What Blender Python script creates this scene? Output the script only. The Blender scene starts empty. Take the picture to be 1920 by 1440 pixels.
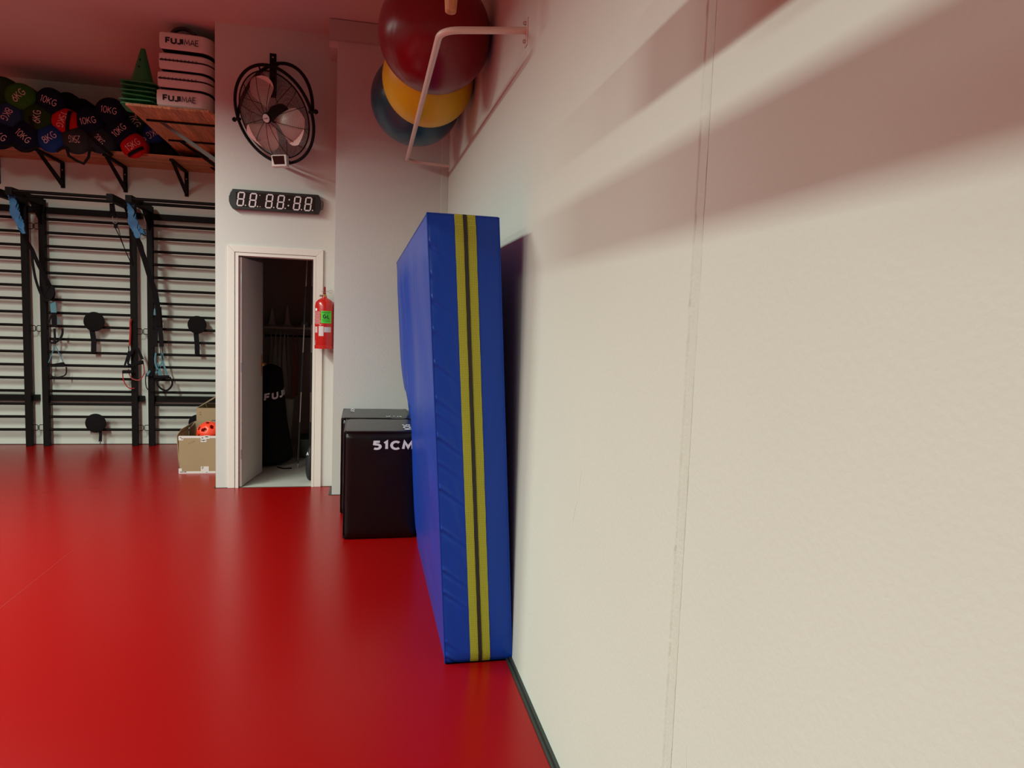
import bpy, bmesh, math, random
from mathutils import Vector, Matrix, noise
random.seed(7)
S = bpy.context.scene
COL = S.collection
PI = math.pi

# ------------------------------------------------------------------ camera
F_PX = 1291.9
CAM = Vector((0, 0, 1.5))
CM = Matrix(((0.97706036, -0.01655692, -0.21231799), (-0.20987267, 0.09435463, -0.97316528), (0.03614581, 0.99540096, 0.08871532)))
cam_data = bpy.data.cameras.new('camera')
cam = bpy.data.objects.new('camera', cam_data); COL.objects.link(cam)
cam_data.sensor_width = 36.0
cam_data.lens = F_PX / 1920 * 36.0
cam_data.clip_start = 0.02
cam.matrix_world = Matrix.Translation(CAM) @ CM.to_4x4()
S.camera = cam

# ------------------------------------------------------------------ light and exposure
S.view_settings.view_transform = 'Standard'
S.view_settings.look = 'None'
S.view_settings.gamma = 1.0
S.view_settings.use_curve_mapping = False
S.view_settings.exposure = 0.80
world = bpy.data.worlds.new('world'); S.world = world
world.use_nodes = True
world.node_tree.nodes['Background'].inputs[0].default_value = (0.55, 0.6, 0.65, 1)
world.node_tree.nodes['Background'].inputs[1].default_value = 0.02

def area(name, loc, sx, sy, power, color=(1, 0.93, 0.82), rot=(0, 0, 0), spread=180):
    l = bpy.data.lights.new(name, 'AREA')
    l.shape = 'RECTANGLE'; l.size = sx; l.size_y = sy; l.energy = power; l.color = color
    l.spread = math.radians(spread)
    o = bpy.data.objects.new(name, l); o.location = loc; o.rotation_euler = rot; COL.objects.link(o)
    return o
NEUT = (0.86, 1.0, 0.91)
# ceiling panels hung a little below the roof: they shine downward only, so roof and upper walls stay dim
for yy, zz, pw, sp in ((-4.0, 3.3, 52, 172), (-1.7, 3.3, 52, 172), (0.6, 3.3, 60, 172), (2.9, 3.3, 42, 171), (4.4, 3.5, 88, 166)):
    area('light_panel', (-2.85, yy, zz), 0.25, 1.3, pw, NEUT, spread=sp)
for yy, sp in ((-3.4, 174), (-0.6, 174), (2.2, 166)):
    area('light_panel', (-6.5, yy, 3.28), 0.25, 1.3, 100, NEUT, spread=sp)

# ------------------------------------------------------------------ helpers
def ray(px, py):
    return CM @ Vector(((px - 960) / F_PX, -(py - 720) / F_PX, -1.0))
def at(px, py, Y):
    """point of the photograph taken onto the vertical plane at depth Y"""
    d = ray(px, py); return CAM + d * (Y / d.y)
def atx(px, py, X):
    d = ray(px, py); return CAM + d * (X / d.x)

_mats = {}
def mat(name, color, rough=0.5, metal=0.0, spec=0.5, vary=0.0, vscale=8.0, bump=0.0, bscale=60.0, coat=0.0, rand=0.0, emit=0.0, rvary=0.0, alpha=1.0):
    if name in _mats: return _mats[name]
    m = bpy.data.materials.new(name); m.use_nodes = True
    nt = m.node_tree; b = nt.nodes['Principled BSDF']
    b.inputs['Base Color'].default_value = (*color, 1)
    b.inputs['Roughness'].default_value = rough
    b.inputs['Metallic'].default_value = metal
    b.inputs['Specular IOR Level'].default_value = spec
    b.inputs['Coat Weight'].default_value = coat
    b.inputs['Coat Roughness'].default_value = 0.12
    if alpha < 1: b.inputs['Alpha'].default_value = alpha
    if emit:
        b.inputs['Emission Color'].default_value = (*color, 1); b.inputs['Emission Strength'].default_value = emit
    tc = nt.nodes.new('ShaderNodeTexCoord')
    if vary or rand or rvary:
        n = nt.nodes.new('ShaderNodeTexNoise'); n.inputs['Scale'].default_value = vscale; n.inputs['Detail'].default_value = 5
        nt.links.new(tc.outputs['Object'], n.inputs['Vector'])
        hsv = nt.nodes.new('ShaderNodeHueSaturation'); hsv.inputs['Color'].default_value = (*color, 1)
        mr = nt.nodes.new('ShaderNodeMapRange'); mr.inputs['To Min'].default_value = 1 - vary; mr.inputs['To Max'].default_value = 1 + vary
        nt.links.new(n.outputs['Fac'], mr.inputs['Value'])
        val = mr.outputs['Result']
        if rand:
            oi = nt.nodes.new('ShaderNodeObjectInfo')
            m2 = nt.nodes.new('ShaderNodeMapRange'); m2.inputs['To Min'].default_value = 1 - rand; m2.inputs['To Max'].default_value = 1 + rand
            nt.links.new(oi.outputs['Random'], m2.inputs['Value'])
            mm = nt.nodes.new('ShaderNodeMath'); mm.operation = 'MULTIPLY'
            nt.links.new(val, mm.inputs[0]); nt.links.new(m2.outputs['Result'], mm.inputs[1]); val = mm.outputs[0]
        nt.links.new(val, hsv.inputs['Value'])
        nt.links.new(hsv.outputs['Color'], b.inputs['Base Color'])
        if rvary:
            m3 = nt.nodes.new('ShaderNodeMapRange'); m3.inputs['To Min'].default_value = rough - rvary; m3.inputs['To Max'].default_value = rough + rvary
            nt.links.new(n.outputs['Fac'], m3.inputs['Value']); nt.links.new(m3.outputs['Result'], b.inputs['Roughness'])
    if bump:
        n2 = nt.nodes.new('ShaderNodeTexNoise'); n2.inputs['Scale'].default_value = bscale; n2.inputs['Detail'].default_value = 4
        nt.links.new(tc.outputs['Object'], n2.inputs['Vector'])
        bp = nt.nodes.new('ShaderNodeBump'); bp.inputs['Strength'].default_value = bump; bp.inputs['Distance'].default_value = 0.01
        nt.links.new(n2.outputs['Fac'], bp.inputs['Height']); nt.links.new(bp.outputs['Normal'], b.inputs['Normal'])
    _mats[name] = m
    return m

def wood_mat(name, color, axis):
    if name in _mats: return _mats[name]
    m = mat(name, color, 0.55, rand=0.0, vary=0.0)
    nt = m.node_tree; b = nt.nodes['Principled BSDF']
    tc = nt.nodes.new('ShaderNodeTexCoord'); mp = nt.nodes.new('ShaderNodeMapping')
    sc = [14, 14, 14]; sc[axis] = 1.3; mp.inputs['Scale'].default_value = sc
    oi = nt.nodes.new('ShaderNodeObjectInfo')
    va = nt.nodes.new('ShaderNodeVectorMath'); va.operation = 'ADD'
    sv = nt.nodes.new('ShaderNodeVectorMath'); sv.operation = 'SCALE'; sv.inputs['Scale'].default_value = 30
    cb = nt.nodes.new('ShaderNodeCombineXYZ')
    for i in range(3): nt.links.new(oi.outputs['Random'], cb.inputs[i])
    nt.links.new(cb.outputs[0], sv.inputs[0]); nt.links.new(tc.outputs['Object'], va.inputs[0]); nt.links.new(sv.outputs[0], va.inputs[1])
    nt.links.new(va.outputs[0], mp.inputs['Vector'])
    n = nt.nodes.new('ShaderNodeTexNoise'); n.inputs['Scale'].default_value = 4; n.inputs['Detail'].default_value = 6; n.inputs['Distortion'].default_value = 0.8
    nt.links.new(mp.outputs[0], n.inputs['Vector'])
    cr = nt.nodes.new('ShaderNodeValToRGB')
    cr.color_ramp.elements[0].position = 0.32; cr.color_ramp.elements[0].color = (color[0]*.55, color[1]*.45, color[2]*.35, 1)
    cr.color_ramp.elements[1].position = 0.6; cr.color_ramp.elements[1].color = (*color, 1)
    nt.links.new(n.outputs['Fac'], cr.inputs['Fac'])
    hs = nt.nodes.new('ShaderNodeHueSaturation'); mr = nt.nodes.new('ShaderNodeMapRange')
    mr.inputs['To Min'].default_value = 0.78; mr.inputs['To Max'].default_value = 1.18
    nt.links.new(oi.outputs['Random'], mr.inputs['Value']); nt.links.new(mr.outputs[0], hs.inputs['Value'])
    nt.links.new(cr.outputs[0], hs.inputs['Color']); nt.links.new(hs.outputs[0], b.inputs['Base Color'])
    return m

def setp(o, label=None, cat=None, group=None, kind=None):
    if label: o['label'] = label
    if cat: o['category'] = cat
    if group: o['group'] = group
    if kind: o['kind'] = kind
    return o
def empty(name, loc, label, cat, group=None):
    o = bpy.data.objects.new(name, None); o.location = loc; o.empty_display_size = 0.1; COL.objects.link(o)
    return setp(o, label, cat, group)
def root_loc(p):
    v = Vector((0, 0, 0))
    while p is not None: v += p.location; p = p.parent
    return v

class MB:
    """collects shapes, in world coordinates, into one mesh object"""
    def __init__(s): s.bm = bmesh.new()
    def box(s, a, b, M=None):
        x0, y0, z0 = a; x1, y1, z1 = b
        vs = [s.bm.verts.new(v if M is None else M @ Vector(v)) for v in
              ((x0,y0,z0),(x1,y0,z0),(x1,y1,z0),(x0,y1,z0),(x0,y0,z1),(x1,y0,z1),(x1,y1,z1),(x0,y1,z1))]
        for f in ((0,3,2,1),(4,5,6,7),(0,1,5,4),(1,2,6,5),(2,3,7,6),(3,0,4,7)): s.bm.faces.new([vs[i] for i in f])
        return s
    def rbox(s, a, b, r, seg=3, M=None):
        t = bmesh.new(); 
        x0, y0, z0 = a; x1, y1, z1 = b
        bmesh.ops.create_cube(t, size=1)
        for v in t.verts: v.co = Vector(((x0+x1)/2 + v.co.x*(x1-x0), (y0+y1)/2 + v.co.y*(y1-y0), (z0+z1)/2 + v.co.z*(z1-z0)))
        bmesh.ops.bevel(t, geom=t.edges[:], offset=r, segments=seg, profile=0.5, affect='EDGES')
        s.merge(t, M); return s
    def merge(s, t, M=None):
        mp = {v: s.bm.verts.new(v.co if M is None else M @ v.co) for v in t.verts}
        for f in t.faces:
            try: s.bm.faces.new([mp[v] for v in f.verts])
            except ValueError: pass
        t.free()
    def tube(s, pts, r, seg=8, cap=True, closed=False):
        pts = [Vector(p) for p in pts]; n = len(pts); rs = r if isinstance(r, (list, tuple)) else [r]*n
        rings = []; prev = None
        for i, p in enumerate(pts):
            if closed: d = pts[(i+1) % n] - pts[i-1]
            else: d = pts[min(i+1, n-1)] - pts[max(i-1, 0)]
            d.normalize()
            if prev is None:
                u = d.orthogonal().normalized()
            else:
                u = prev - d * prev.dot(d)
                if u.length < 1e-6: u = d.orthogonal()
                u.normalize()
            prev = u; w = d.cross(u)
            rings.append([s.bm.verts.new(p + rs[i]*(math.cos(2*PI*k/seg)*u + math.sin(2*PI*k/seg)*w)) for k in range(seg)])
        m = n if closed else n-1
        for i in range(m):
            A, B = rings[i], rings[(i+1) % n]
            for k in range(seg): s.bm.faces.new((A[k], A[(k+1)%seg], B[(k+1)%seg], B[k]))
        if cap and not closed:
            s.bm.faces.new(rings[0][::-1]); s.bm.faces.new(rings[-1])
        return s
    def ribbon(s, pts, w, t=0.003, side=None):
        """flat strap through pts, width w along SIDE (default: sideways in the XZ plane)"""
        pts = [Vector(p) for p in pts]; n = len(pts); ws = w if isinstance(w, (list, tuple)) else [w]*n; R = []
        for i, p in enumerate(pts):
            d = (pts[min(i+1, n-1)] - pts[max(i-1, 0)]).normalized()
            sd = Vector(side) if side else d.cross(Vector((0, 1, 0)))
            if sd.length < 1e-4: sd = Vector((1, 0, 0))
            sd.normalize(); nn = d.cross(sd).normalized()
            h = ws[i]/2
            R.append([s.bm.verts.new(p + a*h*sd + b*t/2*nn) for a, b in ((-1,-1),(1,-1),(1,1),(-1,1))])
        for i in range(n-1):
            for k in range(4): s.bm.faces.new((R[i][k], R[i][(k+1)%4], R[i+1][(k+1)%4], R[i+1][k]))
        s.bm.faces.new(R[0][::-1]); s.bm.faces.new(R[-1]); return s
    def lathe(s, prof, o, axis=(0,0,1), seg=24, up=None, squash=None):
        """profile of (radius, height) turned about AXIS through O"""
        ax = Vector(axis).normalized(); u = ax.orthogonal().normalized() if up is None else Vector(up); w = ax.cross(u); o = Vector(o)
        rings = []
        for r, h in prof:
            if r < 1e-6: rings.append([s.bm.verts.new(o + ax*h)])
            else: rings.append([s.bm.verts.new(o + ax*h + r*(math.cos(2*PI*k/seg)*u + math.sin(2*PI*k/seg)*w)) for k in range(seg)])
        for i in range(len(rings)-1):
            A, B = rings[i], rings[i+1]
            for k in range(seg):
                k2 = (k+1) % seg
                if len(A) == 1 and len(B) == 1: continue
                if len(A) == 1: s.bm.faces.new((A[0], B[k2], B[k]))
                elif len(B) == 1: s.bm.faces.new((A[k], A[k2], B[0]))
                else: s.bm.faces.new((A[k], A[k2], B[k2], B[k]))
        return s
    def prism(s, pts, d):
        d = Vector(d); A = [s.bm.verts.new(p) for p in pts]; B = [s.bm.verts.new(Vector(p)+d) for p in pts]; n = len(pts)
        s.bm.faces.new(A); s.bm.faces.new(B[::-1])
        for i in range(n): s.bm.faces.new((A[i], B[i], B[(i+1)%n], A[(i+1)%n]))
        return s
    def grid(s, fn, nu, nv):
        V = [[s.bm.verts.new(fn(i/nu, j/nv)) for j in range(nv+1)] for i in range(nu+1)]
        for i in range(nu):
            for j in range(nv): s.bm.faces.new((V[i][j], V[i+1][j], V[i+1][j+1], V[i][j+1]))
        return s
    def make(s, name, m, parent=None, loc=None, smooth=False, bevel=0, auto=35):
        off = root_loc(parent) if parent is not None else Vector((0,0,0))
        o0 = Vector(loc) if loc is not None else off
        bmesh.ops.recalc_face_normals(s.bm, faces=s.bm.faces[:])
        for v in s.bm.verts: v.co = v.co - o0
        me = bpy.data.meshes.new(name); 
        if smooth:
            for f in s.bm.faces: f.smooth = True
            lim = math.radians(auto)
            for e in s.bm.edges:
                if len(e.link_faces) == 2 and e.calc_face_angle(0) > lim: e.smooth = False
        s.bm.to_mesh(me); s.bm.free()
        me.materials.append(m)
        o = bpy.data.objects.new(name, me); COL.objects.link(o); o.parent = parent; o.location = o0 - off
        if bevel:
            md = o.modifiers.new('bevel', 'BEVEL'); md.width = bevel; md.segments = 2; md.limit_method = 'ANGLE'; md.angle_limit = math.radians(40)
        return o

def dup(o, parent=None, dloc=(0,0,0)):
    c = o.copy(); COL.objects.link(c)
    if parent is not None: c.parent = parent
    c.location = o.location + Vector(dloc)
    for ch in list(o.children):
        if ch.name != c.name: 
            k = dup(ch, c)
    return c

def catmull(pts, n=6):
    P = [Vector(p) for p in pts]; out = []
    for i in range(len(P)-1):
        p0 = P[max(i-1,0)]; p1 = P[i]; p2 = P[i+1]; p3 = P[min(i+2, len(P)-1)]
        for k in range(n):
            t = k/n
            out.append(0.5*((2*p1) + (p2-p0)*t + (2*p0-5*p1+4*p2-p3)*t*t + (3*p1-p0-3*p2+p3)*t**3))
    out.append(P[-1]); return out

def _arc(cx, cy, rx, ry, a0, a1, n=9):
    return [(cx+rx*math.cos(math.radians(a0+(a1-a0)*i/n)), cy+ry*math.sin(math.radians(a0+(a1-a0)*i/n))) for i in range(n+1)]
GLYPH = {   # strokes in a box one high and W wide
 '0': (.56, [_arc(.28, .5, .28, .5, 90, 450, 22)]), '1': (.26, [[(0, .80), (.18, 1.0), (.18, 0)]]),
 '2': (.56, [_arc(.28, .72, .27, .28, 160, -25, 9) + [(0, 0), (.56, 0)]]),
 '5': (.58, [[(.52, 1), (.12, 1), (.09, .66)] + _arc(.26, .32, .31, .31, 100, -128, 12)]),
 '6': (.56, [[(.46, 1), (.10, .52)] + _arc(.28, .31, .28, .31, 150, 510, 18)]),
 '7': (.52, [[(0, 1), (.52, 1), (.18, 0)]]),
 '8': (.56, [_arc(.28, .75, .23, .25, 90, 450, 16), _arc(.28, .26, .28, .26, 90, 450, 16)]),
 'K': (.58, [[(0, 0), (0, 1)], [(.54, 1), (.02, .42)], [(.17, .58), (.58, 0)]]),
 'G': (.66, [_arc(.35, .5, .35, .5, 48, 325, 18) + [(.66, .46), (.36, .46)]]),
 'C': (.64, [_arc(.36, .5, .36, .5, 45, 315, 18)]), 'M': (.80, [[(0, 0), (.10, 1), (.40, .22), (.70, 1), (.80, 0)]]),
 'F': (.50, [[(.50, 1), (0, 1), (0, 0)], [(0, .52), (.44, .52)]]), 'U': (.60, [[(0, 1), (0, .32)] + _arc(.30, .30, .30, .30, 180, 360, 10) + [(.60, 1)]]),
 'J': (.42, [[(.42, 1), (.42, .26)] + _arc(.20, .24, .22, .24, 0, -160, 8)]), 'I': (.02, [[(.01, 0), (.01, 1)]]),
 'A': (.70, [[(0, 0), (.35, 1), (.70, 0)], [(.13, .34), (.57, .34)]]), 'E': (.50, [[(.50, 1), (0, 1), (0, 0), (.50, 0)], [(0, .52), (.44, .52)]]),
 'L': (.46, [[(0, 1), (0, 0), (.46, 0)]]), 'H': (.56, [[(0, 0), (0, 1)], [(.56, 0), (.56, 1)], [(0, .5), (.56, .5)]]),
 'x': (.40, [[(0, 0), (.4, .55)], [(0, .55), (.4, 0)]]), 's': (.36, [[(.34, .55), (.05, .5), (.3, .2), (.02, 0)]]), 'i': (.02, [[(.01, 0), (.01, .6)]]),
 'n': (.36, [[(0, 0), (0, .55), (.3, .55), (.36, 0)]]), 'p': (.36, [[(0, -.2), (0, .55), (.34, .5), (.3, .1), (0, .05)]]), ' ': (.2, []),
}
def text_bm(s, bold=0.06, width=None, height=None, res=2, shear=0.0, space=1.0):
    """BOLD is half the stroke width as a share of the letter height"""
    bm = bmesh.new(); x = 0; b = bold
    gap = (.13 + 2*b)*space
    for ch in s:
        w, strokes = GLYPH[ch]
        sx = 1.0; 
        for st in strokes:
            P = [Vector((x + p[0], b + p[1]*(1-2*b))) for p in st]
            closed = (P[0]-P[-1]).length < 1e-4
            n = len(P); Lr = []
            for i, p in enumerate(P):
                a = P[i-1] if i > 0 else (P[-2] if closed else None); c = P[i+1] if i < n-1 else (P[1] if closed else None)
                d1 = (p-a).normalized() if a is not None else None; d2 = (c-p).normalized() if c is not None else None
                if d1 is None: d1 = d2
                if d2 is None: d2 = d1
                n1 = Vector((-d1.y, d1.x)); n2 = Vector((-d2.y, d2.x)); m = n1+n2
                m = n1 if m.length < 1e-3 else m.normalized()
                k = b/max(.45, m.dot(n1))
                q = p.copy()
                if not closed and i == 0: q -= d2*0
                Lr.append((bm.verts.new((*(q+m*k), 0)), bm.verts.new((*(q-m*k), 0))))
            for (l0, r0), (l1, r1) in zip(Lr, Lr[1:]): bm.faces.new((l0, r0, r1, l1))
        x += w + gap
    xs = [v.co.x for v in bm.verts]; ys = [v.co.y for v in bm.verts]
    x0, x1, y0, y1 = min(xs), max(xs), min(ys), max(ys)
    sy = height/(y1-y0) if height else width/(x1-x0); sx = width/(x1-x0) if width else sy
    for v in bm.verts: v.co = Vector(((v.co.x-(x0+x1)/2)*sx, (v.co.y-(y0+y1)/2)*sy, 0))
    return bm
def lettering(s, fn, m, parent, bold=0.0, width=None, height=None, sub=0, name='lettering', shear=0.0, rot=0.0, space=1.0):
    """flat print: FN takes the letter plane (u, v) onto the surface it is printed on"""
    bm = text_bm(s, bold, width, height, shear=shear, space=space)
    if sub: 
        bmesh.ops.triangulate(bm, faces=bm.faces[:])
        for _ in range(sub):
            L = [e for e in bm.edges if e.calc_length() > 0.012]
            if L: bmesh.ops.subdivide_edges(bm, edges=L, cuts=1); bmesh.ops.triangulate(bm, faces=[f for f in bm.faces if len(f.verts) > 3])
    c, sn = math.cos(rot), math.sin(rot)
    for v in bm.verts:
        x, y = v.co.x*c - v.co.y*sn, v.co.x*sn + v.co.y*c
        v.co = fn(x, y)
    k = MB(); k.bm.free(); k.bm = bm
    return k.make(name, m, parent)
def plane_fn(o, u, v):
    o, u, v = Vector(o), Vector(u), Vector(v)
    return lambda x, y: o + u*x + v*y

# ------------------------------------------------------------------ materials
WALL = mat('wall_paint', (0.60, 0.625, 0.55), 0.62, vary=0.035, vscale=1.6, bump=0.10, bscale=90, spec=0.35)
WALL2 = mat('wall_paint_pale_grey', (0.60, 0.59, 0.545), 0.6, vary=0.03, vscale=2, bump=0.12, bscale=90, spec=0.35)
WALLD = mat('low_bounce_wall', (0.16, 0.15, 0.14), 0.7)  # for the unseen walls, made dark to cut bounced light
CEIL = mat('ceiling_paint', (0.70, 0.60, 0.54), 0.8, vary=0.03, vscale=2)
FLOOR = mat('red_vinyl_floor', (0.262, 0.002, 0.0018), 0.27, spec=0.24)
FLOORW = mat('red_weld_line', (0.29, 0.012, 0.010), 0.4)
CONC = mat('grey_store_floor', (0.42, 0.41, 0.36), 0.5, vary=0.15, vscale=6)
WHITE = mat('white_gloss_paint', (0.74, 0.69, 0.62), 0.35, vary=0.02)
DOORP = mat('door_paint', (0.62, 0.56, 0.50), 0.4, vary=0.03)
DARKSEAL = mat('dark_floor_seal', (0.02, 0.024, 0.018), 0.5)
BLUE = mat('blue_vinyl', (0.004, 0.045, 0.345), 0.36, spec=0.30, vary=0.06, vscale=3, bump=0.06, bscale=45)
CEIL2 = mat('beam_paint', (0.48, 0.46, 0.42), 0.75)
YEL = mat('yellow_webbing', (0.38, 0.39, 0.02), 0.75, vary=0.05, vscale=30)
BLK = mat('black_vinyl', (0.0035, 0.0022, 0.0022), 0.27, spec=0.42, bump=0.08, bscale=160)
BLKTOP = BLK
STEEL = mat('black_steel', (0.006, 0.0045, 0.004), 0.6, spec=0.12)
FAB_BLK = mat('black_webbing', (0.006, 0.005, 0.006), 0.85, spec=0.2)
ZIP = mat('black_zip', (0.015, 0.014, 0.010), 0.6)
PRINT = mat('white_print', (0.80, 0.77, 0.78), 0.6)
PINE_X = wood_mat('pine_along_x', (0.62, 0.26, 0.11), 0)
PINE_Y = wood_mat('pine_along_y', (0.62, 0.26, 0.11), 1)
PINE_Z = wood_mat('pine_along_z', (0.66, 0.30, 0.13), 2)
CREAMSTEEL = mat('cream_enamel', (0.72, 0.60, 0.52), 0.35)
SCREW = mat('zinc', (0.55, 0.53, 0.5), 0.35, metal=0.9)
BRASS = mat('brass', (0.62, 0.36, 0.14), 0.35, metal=0.8)
CHROME = mat('chrome', (0.8, 0.8, 0.8), 0.3, metal=1.0)
GRIP = mat('dark_grip', (0.03, 0.032, 0.034), 0.5)

# add weave to the yellow webbing
def weave(m, scale):
    nt = m.node_tree; b = nt.nodes['Principled BSDF']
    tc = nt.nodes.new('ShaderNodeTexCoord'); ck = nt.nodes.new('ShaderNodeTexChecker'); ck.inputs['Scale'].default_value = scale
    mp = nt.nodes.new('ShaderNodeMapping'); mp.inputs['Rotation'].default_value = (0, math.radians(45), 0)
    nt.links.new(tc.outputs['Object'], mp.inputs['Vector']); nt.links.new(mp.outputs[0], ck.inputs['Vector'])
    ck.inputs['Color1'].default_value = (0.48, 0.49, 0.03, 1); ck.inputs['Color2'].default_value = (0.20, 0.20, 0.015, 1)
    nt.links.new(ck.outputs['Color'], b.inputs['Base Color'])
weave(YEL, 260)

# ------------------------------------------------------------------ the room
RW = 0.674          # right wall
YD, YP, YB, ZC = 6.185, 5.88, 8.29, 3.83
XC = -1.21          # left face of the store block
def struct(name, mb, m, parent=None, **k):
    o = mb.make(name, m, parent, **k)
    if parent is None: o['kind'] = 'structure'
    return o
fl = struct('floor', MB().box((-9, -6, -0.1), (RW+0.1, 8.4, -0.004)), DARKSEAL)
xs = [RW, -1.735, -3.74, -5.74, -7.74, -9]
for i in range(5):
    x1, x0 = xs[i], xs[i+1]
    k = MB()
    y1 = YB
    if i == 0:
        k.box((x0+0.002, -6, -0.004), (XC-0.012, YB, 0)); k.box((XC-0.012, -6, -0.004), (-0.262, YD-0.008, 0)); k.box((-0.262, -6, -0.004), (x1-0.028, YP-0.008, 0))
    else: k.box((x0+0.002, -6, -0.004), (x1-0.002, YB, 0))
    k.make('vinyl_sheet', FLOOR, fl)
    if i < 4: MB().box((xs[i+1]-0.002, -6, -0.004), (xs[i+1]+0.002, YB, 0.0004)).make('weld_line', FLOORW, fl)

ce = struct('ceiling', MB().box((-9, -6, ZC), (RW+0.1, 8.4, ZC+0.1)), CEIL)
wr = struct('wall_right', MB().box((RW+0.012, -6, 0), (RW+0.12, 8.4, ZC)), WALL)
MB().box((RW, -6, 0), (RW+0.012, 1.3185, ZC)).make('wall_panel', WALL, wr)
MB().box((RW, 1.3525, 0), (RW+0.012, 8.4, ZC)).make('wall_panel', WALL, wr)
# filler strip over the joint, ragged along its edges
k = MB()
N = 260
rows = []
for i in range(N+1):
    z = ZC*i/N
    w0 = 1.3145 + 0.0016*noise.noise(Vector((0, 0, z*9))) + (0.0012 if random.random() < .1 else 0)
    w1 = 1.357 + 0.0022*noise.noise(Vector((5, 0, z*13))) + (random.random()*0.003 if random.random() < .12 else 0)
    d0 = max(.0002, 0.0010 + 0.0016*noise.noise(Vector((9, 3, z*2.3))) + 0.0010*noise.noise(Vector((9, 3, z*20)))); d1 = 0.0018 + 0.0022*max(0, noise.noise(Vector((2, 7, z*24))))
    rows.append([k.bm.verts.new(p) for p in ((RW+0.001, w0-0.001, z), (RW-d0, w0, z), (RW-d0*0.9, w0+0.003, z), (RW+0.0005, w0+0.007, z), (RW+0.0005, w1-0.008, z), (RW-d1*.9, w1-0.004, z), (RW-d1, w1, z), (RW+0.001, w1+0.001, z))])
for a, b in zip(rows, rows[1:]):
    for j in range(7): k.bm.faces.new((a[j], a[j+1], b[j+1], b[j]))
k.make('joint_strip', mat('joint_filler', (0.575, 0.60, 0.52), 0.6, vary=.05, vscale=30, bump=.15, bscale=120), wr)
k = MB()
for (y0, z0, y1, z1, w) in ((1.255, .63, 1.222, .52, .004), (1.222, .52, 1.222, .40, .004), (2.02, 1.05, 2.04, .97, .003), (2.05, .95, 2.09, .86, .003)):
    k.tube([(RW+0.0005, y0, z0), (RW+0.0002, (y0+y1)/2+.004, (z0+z1)/2), (RW+0.0005, y1, z1)], w*0.35, 5)
k.make('plaster_scar', WALL, wr)

wd = struct('wall_door', MB().box((XC, YD, 0), (-1.030, YD+0.12, ZC)).box((-0.423, YD, 0), (RW, YD+0.12, ZC)).box((-1.030, YD, 1.99), (-0.423, YD+0.12, ZC)), WALL2)
struct('wall_store_side', MB().box((XC, YD+0.12, 0), (XC+0.1, YB, ZC)), WALL2)
struct('wall_pier', MB().box((-0.237, YP, 0), (RW, YD, ZC)), WALL2)
struct('wall_back', MB().box((-9, YB, 0), (RW, YB+0.1, ZC)), WALL)
struct('wall_left', MB().box((-9.1, -6, 0), (-9, 8.4, ZC)), WALLD)
struct('wall_front', MB().box((-9, -6.1, 0), (RW+0.1, -6, ZC)), WALLD)
struct('ceiling_beam', MB().box((-0.298, 5.83, 3.677), (RW, YP, ZC-0.006)), CEIL2)
struct('ceiling_box', MB().box((-0.300, YP, 3.625), (-0.237, YD, ZC)), CEIL)
struct('trim_corner', MB().box((0.614, YP-0.008, 0), (RW, YP, 3.67)), WALL, bevel=0.003)
struct('baseboard_right', MB().box((RW-0.028, -6, -0.004), (RW-0.001, YP, 0.004)).tube([(RW-0.022, -6, 0.004), (RW-0.022, YP, 0.004)], 0.0045, 6).tube([(RW-0.006, -6, 0.007), (RW-0.006, YP, 0.007)], 0.006, 6), DARKSEAL)
struct('baseboard_door', MB().box((XC-0.014, YD-0.008, -0.003), (-0.237, YD, 0.003)).box((XC-0.014, YD-0.004, -0.003), (XC, YB, 0.003)), DARKSEAL)
struct('baseboard_pier', MB().box((-0.262, YP-0.008, -0.003), (RW-0.03, YP, 0.003)).box((-0.262, YP, -0.003), (-0.237, YD, 0.003)), DARKSEAL)
struct('baseboard_back', MB().box((-9, YB-0.008, -0.003), (XC, YB, 0.006)), DARKSEAL)
# unseen boards added to throw the two shadow bands on the right wall
bd = struct('shadow_board', MB().box((0.19, -4.5, 2.212), (0.21, 1.56, 2.352)), WHITE)
bd2 = struct('shadow_board', MB().box((-0.55, -4.5, 2.258), (-0.53, 1.85, 2.388)), WHITE)
k = MB()
for y in (-3.5, -1.5, 0.5): k.tube([(-0.54, y, 2.385), (-0.54, y, ZC)], 0.004, 6)
k.make('shadow_board_rod', STEEL, bd2)
k = MB()
for y in (-3.5, -1.5, 0.5): k.tube([(0.20, y, 2.355), (0.20, y, ZC)], 0.004, 6)
k.make('shadow_board_rod', STEEL, bd)

# ------------------------------------------------------------------ door with frame
dr = bpy.data.objects.new('door_1', None); dr.location = (-0.727, YD, 0); COL.objects.link(dr); dr['kind'] = 'structure'
X0, X1, ZT = -1.113, -0.343, 2.06
cw = 0.057
k = MB().prism([(X0, YD-0.016, 0), (X0+cw, YD-0.016, 0), (X0+cw, YD-0.016, ZT-cw), (X0, YD-0.016, ZT)], (0, 0.016, 0)); k.make('architrave', WHITE, dr, bevel=0.003)
k = MB().prism([(X1, YD-0.016, 0), (X1, YD-0.016, ZT), (X1-cw, YD-0.016, ZT-cw), (X1-cw, YD-0.016, 0)], (0, 0.016, 0)); k.make('architrave', WHITE, dr, bevel=0.003)
k = MB().prism([(X0, YD-0.016, ZT), (X0+cw, YD-0.016, ZT-cw), (X1-cw, YD-0.016, ZT-cw), (X1, YD-0.016, ZT)], (0, 0.016, 0)); k.make('architrave', WHITE, dr, bevel=0.003)
j0, j1, jz = X0+cw+0.0025, X1-cw-0.0025, ZT-cw-0.0025
MB().box((j0, YD-0.010, 0), (-1.028, YD+0.13, jz)).make('jamb', WHITE, dr)
MB().box((-0.425, YD-0.010, 0), (j1, YD+0.13, jz)).make('jamb', WHITE, dr)
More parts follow.
